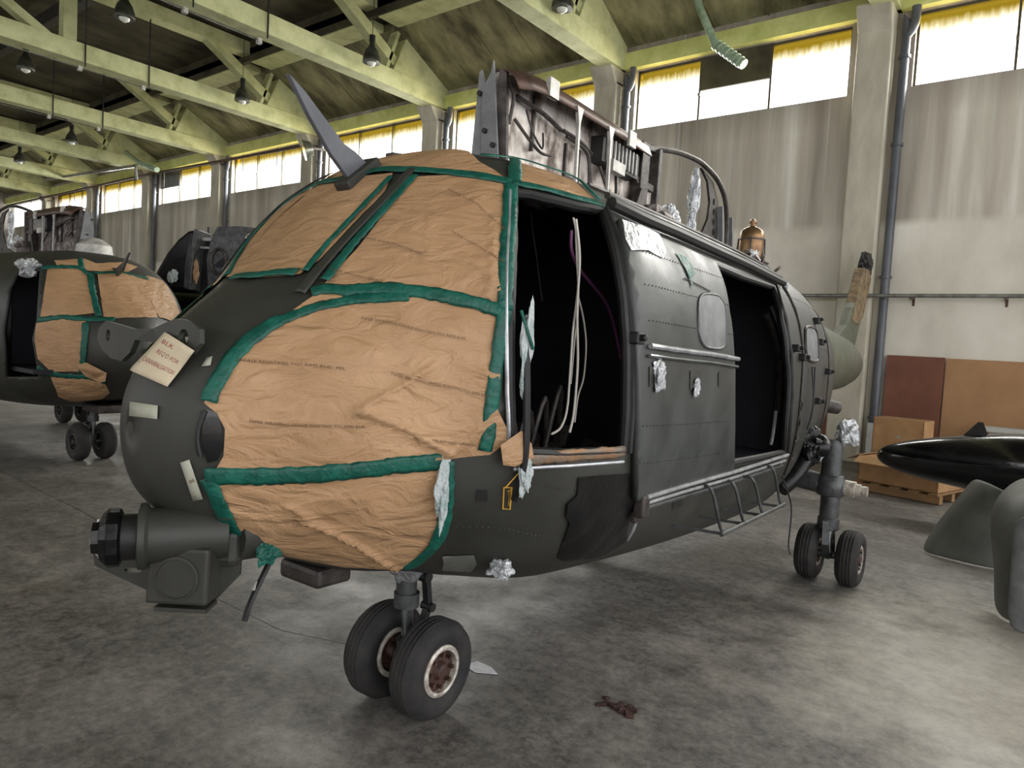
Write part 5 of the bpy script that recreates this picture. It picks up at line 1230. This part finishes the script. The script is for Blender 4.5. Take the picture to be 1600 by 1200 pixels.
# nose items
patch('landing_light', densify([tuple(p) for p in BK['patches']['blister']], .02), .010, M['tank'], H, step=.02)
for s_ in (0, 1): surf_tube('light_rim', [(-1.28, .42), (-1.292, .47), (-1.294, .52), (-1.285, .57)], .008, .012, M['black'], H, mirror=bool(s_))
Q = BK['quads']
nt_ = quad_patch('paper_note', Q['note'], .012, M['note'], H, .10)
def note_text(t, x0, x1, yb, h, m):
    V, Fc = text_mesh(t); wm_ = max(v.x for v in V); at = lifted(quad_grid(Q['note'], .0145), .10)
    mesh_obj('handwriting', [at(x0+(x1-x0)*v.x/wm_, yb-h*v.y) for v in V], Fc, m, nt_)
note_text('BLK', .12, .5, .22, .13, M['red_ink']); note_text("REQ'D FOR", .2, .85, .44, .13, M['red_ink']); note_text('CANNIBALISATION', .06, .93, .70, .15, M['red_ink'])
at = lifted(quad_grid(Q['note'], .0145), .10); mesh_obj('handwriting', [at(.05, .735), at(.93, .735), at(.93, .75), at(.05, .75)], [(0, 1, 2, 3)], M['red_ink'], nt_)
for k in ('tape1', 'tape2', 'tape3', 'tape4'): quad_patch('tape_piece', Q[k], .006, M['white_tape'], H)
at = quad_grid(Q['tape2'], .009)
V, Fc = text_mesh('#A'); mesh_obj('pen_scribble', [at(.3+.45*v.x, .55-.14*v.y) for v in V], Fc, M['print'], H)

# nose lug bar across the front
out = [(-.50, 1.695), (-.49, 1.735), (-.42, 1.765), (-.36, 1.76), (-.14, 1.742), (.0, 1.748), (.07, 1.772), (.12, 1.785), (.18, 1.782), (.23, 1.755), (.235, 1.71), (.20, 1.675), (.15, 1.66), (.10, 1.665), (.04, 1.70), (-.12, 1.705), (-.16, 1.66), (-.24, 1.625), (-.34, 1.63), (-.44, 1.655)]
lug_ = holed_plate('cutter_bracket', out, [circ(.155, 1.728, .024), circ(-.385, 1.712, .022)], lambda x, y: Vector((x, -1.335+.12*abs(x+.05), y)), .018, M['hull'], H)
MB().prism([(.155+.024*cos(pi+k*pi/8), -1.30, 1.728+.024*sin(pi+k*pi/8)) for k in range(9)], (0, .004, 0)).build('pale_tape_behind', M['white_tape'], H)
cutter(H)
MB().box((0, -.50, 2.45), (.09, .22, .07), rotm(radians(42), 0, 0)).build('cutter_mount', M['hull'], H, bevel=.01)
# roof aerials seen over the paper
MB().beam((-.2, -.15, 2.66), (-.2, .1, 2.70), .05, .02).beam((-.1, -.1, 2.65), (-.08, .12, 2.69), .04, .02).build('roof_clamp', M['dark_metal'], H)

# searchlight mount under the nose
sm = empty('sensor_mount'); sm.parent = H
Pm = Vector((.09, -1.18, 0)); Tm = Vector((.788, .616, 0)); Nm = Vector((.616, -.788, 0))
plate = [(-.35, 1.06), (-.36, .99), (-.35, .925), (-.11, .825), (.06, .825), (.14, .92), (.14, 1.03), (-.05, 1.03), (-.2, 1.03)]
holed_plate('mount_plate', plate, [circ(-.22, .915, .03, 12, .01), circ(-.12, .865, .03, 12, .009)], lambda x, y: Pm+Tm*x+Vector((0, 0, y)), .018, M['hull'], sm)
MB().beam(Pm+Tm*-.1+Nm*.06+Vector((0, 0, .825)), Pm+Tm*.07+Nm*.06+Vector((0, 0, .825)), .1, .014).build('plate_lip', M['hull'], sm)
Rb = rotm(0, 0, radians(38))
MB().box((.105, -1.232, .945), (.20, .17, .19), Rb).build('drive_box', M['hull'], sm, bevel=.012)
MB().box((.13, -1.13, 1.02), (.16, .12, .14), Rb).build('box_arm', M['hull'], sm, bevel=.03)
nrm = Rb @ Vector((0, -1, 0)); MB().ring(Vector((.105, -1.232, .94))+nrm*.083, nrm, [(.07, 0), (.072, .008), (.065, .009), (.063, .004)], 28).build('round_cover', M['hull'], sm, True)
ax = Vector((-.517, -.849, -.02)).normalized(); c0 = Vector((.05, -1.337, 1.065))
MB().ring(c0, ax, [(.085, -.24), (.092, .0), (.108, .01), (.108, .03), (.092, .035)], 32).build('turret_body', M['hull'], sm, True)
MB().ring(c0+ax*.035, ax, [(.075, 0), (.075, .05)], 24).build('turret_gap', M['black'], sm, True)
MB().ring(c0+ax*.08, ax, [(.08, 0), (.095, .008), (.095, .04), (.075, .06), (.05, .066)], 12).build('lamp_housing', M['gloss_black'], sm, False, .004)
MB().ring(c0+ax*.145, ax, [(.055, 0), (.052, .02), (.03, .024)], 8).build('lamp_front', M['tank'], sm)
MB().tube([c0+ax*.15+Vector((.02, 0, -.06)), c0+ax*.175+Vector((.01, 0, -.01)), c0+ax*.15+Vector((0, 0, .06))], .004, 6).build('guard_clip', M['rail'], sm, True)
MB().cyl((.14, -.98, 1.07), (.15, -1.12, 1.06), .12, .10).build('mount_neck', M['hull'], sm, True)
MB().tube([(.16, -.92, .98), (.2, -1.0, .9), (.22, -1.06, .82), (.22, -1.08, .76)], .012, 6).build('cable', M['black'], sm, True)
MB().cyl((.20, -1.02, .875), (.21, -1.04, .85), .014).build('cable_clip', M['white_metal'], sm)

nose_gear(H)
crumple('grease_wrap', (0, -.05, .70), .075, M['paint_grey'], H, 61, (1, 1, .8), .5)
MB().box((.02, -.62, .80), (.25, .18, .08)).build('belly_bracket', M['dark_metal'], H, bevel=.02)
main_gear(H, 1); main_gear(H, -1)
# gear attachment wrapped in shiny black film
MB().tube([SS(3.2, .60, .0), SS(3.25, .60, .12), (1.06, 3.3, 1.25), (.97, 3.1, 1.0), (.9, 3.0, .9)], .07, 10).build('sponson_stub', M['gloss_black'], H, True)
crumple('gloss_wrap', (1.03, 3.25, 1.22), .11, M['gloss_black'], H, 71, (.8, 1, 1.1), .6)
crumple('white_cover', (1.08, 3.4, 1.2), .06, M['torn_white'], H, 72, (.5, .6, 1.4), .4)
# footstep frame
fs_ = MB()
for (u, w1) in ((1.0, 1.12), (1.35, 1.11), (1.7, 1.1), (2.1, 1.13)):
    fs_.tube([(.93, u, w1-.02), (1.04, u, w1+.03), (1.09, u+.01, w1), (1.12, u+.08, .94), (1.13, u+.12, .90)], .0085, 8)
    fs_.tube([(.75, u-.05, .92), (1.12, u+.1, .90)], .009, 6, False)
fs_.tube([(1.13, 1.08, .90), (1.13, 2.26, .91)], .012, 8, False)
fs_.build('footstep_frame', M['gear'], H, True)
MB().tube([(1.13, 2.15, 1.1), (1.17, 2.28, .9), (1.18, 2.25, .66), (1.2, 2.24, .6)], .006, 6).build('hanging_wire', M['black'], H, True)

# rear fuselage items
aw = densify([tuple(p) for p in BK['patches']['aftwin']], .03)
MB().tube([SS(u, s, .006) for u, s in aw+[aw[0]]], .012, 6, False).build('window_seal', M['dark_metal'], H, True)
patch('cabin_window', aw, .006, M['paint_grey'], H, step=.05)
for u, s in ((2.49, .45), (2.67, .465), (3.31, .426), (3.7, .485), (3.3, .52), (3.35, .37), (.05, .465)):
    p = SS(u, s, .02); MB().box(p, (.05, .07, .05)).cyl(p, p+NRM(u, s)*.05, .014).build('door_hook', M['black'], H, bevel=.008)
MB().tube([SS(2.95, .48, .02), SS(3.0, .52, .04), SS(3.02, .56, .02), SS(3.06, .53, .03), SS(3.05, .48, .02)], .006, 6).build('hanging_wire', M['black'], H, True)
surf_tube('panel_edge', [(2.72, .28), (2.72, .4), (2.74, .5), (2.8, .6), (2.85, .66)], .008, .008, M['dark_metal'], H)
surf_tube('panel_edge', [(3.9, .2), (3.9, .4), (3.95, .5), (4.0, .6)], .006, .006, M['dark_metal'], H)
for u, s in ((2.76, .52), (2.77, .545), (2.79, .575), (2.82, .61), (2.74, .30)): crumple('torn_tape', SS(u, s, .012), .022, M['torn_white' if s < .4 else 'dark_metal'], H, int(u*100), (.4, .7, 1.3), .9)

# tail stub and fin
tb = MB(); tb.ring((0, 0, 0), (0, 1, 0), [(.01, 6.2), (.5, 6.25), (.46, 7.2), (.40, 8.6), (.38, 8.7), (.33, 9.2)], 28)
o = tb.build('tail_boom', M['olive_tail'], H, True); o.location = (0, 0, 2.0)
fin = [(8.4, 1.85), (9.3, 2.0), (9.9, 2.3), (10.35, 2.9), (10.7, 3.5), (10.95, 3.85), (10.6, 3.9), (10.2, 3.7), (9.7, 3.1), (9.2, 2.6), (8.5, 2.35)]
MB().prism([(-.07, u, w_) for u, w_ in fin[:4]+[(10.0, 3.2), (9.5, 2.9)]+fin[9:]], (.14, 0, 0)).build('tail_fin', M['olive_tail'], H, bevel=.03)
MB().prism([(-.075, u, w_) for u, w_ in [(9.45, 2.7), (9.9, 2.65), (10.3, 2.8), (10.7, 3.5), (10.5, 3.62), (10.1, 3.6), (9.8, 3.2)]], (.16, 0, 0)).build('peeled_fin_skin', M['peeled'], H, bevel=.02)
crumple('fin_tip', (0, 10.55, 3.72), .2, M['black'], H, 81, (.5, .9, .9), .4)
MB().cyl((.45, 5.4, 1.5), (.72, 5.7, 1.45), .09, .07).build('exhaust_stub', M['dark_metal'], H, True)

engine_bay(H)

# ================= second helicopter, far left, nose turned toward the right
G = empty('helicopter'); mm = Matrix(((0, 1, 0), (-1, 0, 0), (0, 0, 1))).transposed().to_4x4(); mm.translation = Vector((-9.83, 3.87, 0)); G.matrix_world = mm
tag(G, 'dark helicopter with papered cockpit parked at the far left behind the foreground one', 'helicopter')
skin(G, [densify([tuple(p) for p in BK['bgopen']])])
MB().span((-.9, -.7, 1.15), (.9, 3, 1.2)).build('cabin_floor', M['inner'], G)
MB().box((0, .5, 1.8), (1.5, .03, 1.2)).build('bulkhead', M['inner'], G)
for i, (k, poly) in enumerate(BK['bgpaper'].items()):
    patch('masking_paper', [tuple(p) for p in poly], .008, M['paper'], G, wr=.014, step=.035, seed=70+i)
    if k in 'AC': patch('masking_paper', [tuple(p) for p in poly], .008, M['paper'], G, wr=.014, step=.05, seed=80+i, mirror=True)
for k, (pts, wd) in BK['bgtape'].items(): ribbon('masking_tape', pts, wd, .022, M['tape'], G, .008)
patch('torn_paper_flap', [(-1.16, -.70), (-1.04, -.60), (-.96, -.62), (-.98, -.70), (-1.04, -.77), (-1.12, -.76)], .05, M['paper'], G, wr=.05, step=.03, seed=90)
crumple('plastic_wrap', SS(-.2, -.27, .02), .09, M['foil'], G, 91, (1, 1, .9), .8)
MB().prism([(-.012, u, w_) for u, w_ in [(-.95, 2.62), (-.78, 2.40), (-.6, 2.33), (-.42, 2.46), (-.62, 2.44), (-.78, 2.50)]], (.024, 0, 0)).build('wire_cutter', M['gear'], G)
engine_bay(G, True, -1)
MB().ring((0, .05, 2.62), (0, 0, 1), [(.22, 0), (.2, .12), (.1, .2), (.02, .22)], 20).build('roof_dome', M['white_metal'], G, True)
nose_gear(G, 0, True); main_gear(G, -1, .0, False, True); main_gear(G, 1, .0, False, True)
MB().box((.1, -.3, .70), (.5, .5, .1)).build('belly_bracket', M['dark_metal'], G, bevel=.02)

# ================= third airframe seen behind the nose: black cowled hull
B3 = empty('stripped_airframe', (-11.4, 6.34, 0), radians(37.9))
tag(B3, 'glossy black cowled airframe showing between the two papered cockpits', 'helicopter')
MB().ring((0, .9, 1.5), (1, 0, 0), [(.5, -1.35), (.8, -1.3), (.95, -1.1), (.95, 2.6), (.7, 3.4), (.4, 4.2)], 32).build('fuselage', M['gloss_black'], B3, True)
for x in (-.9, 1.6):
    cs_ = MB(); cs_.beam((x, .3, 0), (x, .5, .75), .08, .08).beam((x, 1.5, 0), (x, 1.3, .75), .08, .08).beam((x, .2, .62), (x, 1.6, .62), .08, .1); cs_.build('cradle_leg', M['dark_metal'], B3)
MB().prism([(-.95, -.25, 2.35), (-.93, -.25, 2.5), (-.85, -.25, 2.68), (-.7, -.25, 2.96), (-.52, -.25, 3.2), (-.36, -.25, 3.34), (-.24, -.25, 3.37), (-.27, -.25, 3.1), (-.32, -.25, 2.8), (-.33, -.25, 2.35)], (0, .7, 0)).build('intake_cowl', M['gloss_black'], B3, bevel=.06)
MB().prism([(-.24, -.27, 3.38), (-.16, -.27, 3.36), (-.24, -.27, 3.0), (-.28, -.27, 2.38), (-.34, -.27, 2.38), (-.32, -.27, 2.8)], (0, .5, 0)).build('cowl_lip', M['gear'], B3, bevel=.01)
MB().ring((-.62, .75, 3.1), (0, 1, 0), [(.26, 0), (.28, .04), (.26, .3)], 28).beam((-.45, .8, 3.3), (-.46, .8, 3.56), .07, .03).build('far_cowl', M['black'], B3, True)
MB().box((-.1, .25, 2.8), (.5, .3, .9)).build('engine_void', M['inner'], B3)
MB().box((-.08, -.05, 3.24), (.36, .05, .05)).box((-.08, -.05, 3.1), (.36, .04, .035)).build('cross_bar', M['white_metal'], B3)
holed_plate('side_cowl', [(.04, 2.38), (.02, 2.9), (.08, 3.25), (.16, 3.42), (.5, 3.45), (1.2, 3.42), (1.2, 2.38)], [circ(.68, 3.30, .055)], lambda x, y: Vector((x, -.22-.12*cos((y-2.9)*1.6), y)), .03, M['gear'], B3)
MB().tube([(.22+.12*cos(a*pi/6), -.38, 2.86+.2*sin(a*pi/6)) for a in range(13)], .025, 8).build('intake_ring', M['dark_metal'], B3, True)
MB().ring((.22, -.34, 2.86), (0, 1, 0), [(.1, 0), (.1, .02)], 20).build('intake_void', M['inner'], B3)
crumple('plastic_scrap', (-.55, -.3, 2.58), .07, M['torn_white'], B3, 95, (1, .4, 1.3), .6)
crumple('brown_scrap', (-.22, -.2, 2.68), .07, M['paper'], B3, 96, (.6, .4, 2.2), .6)
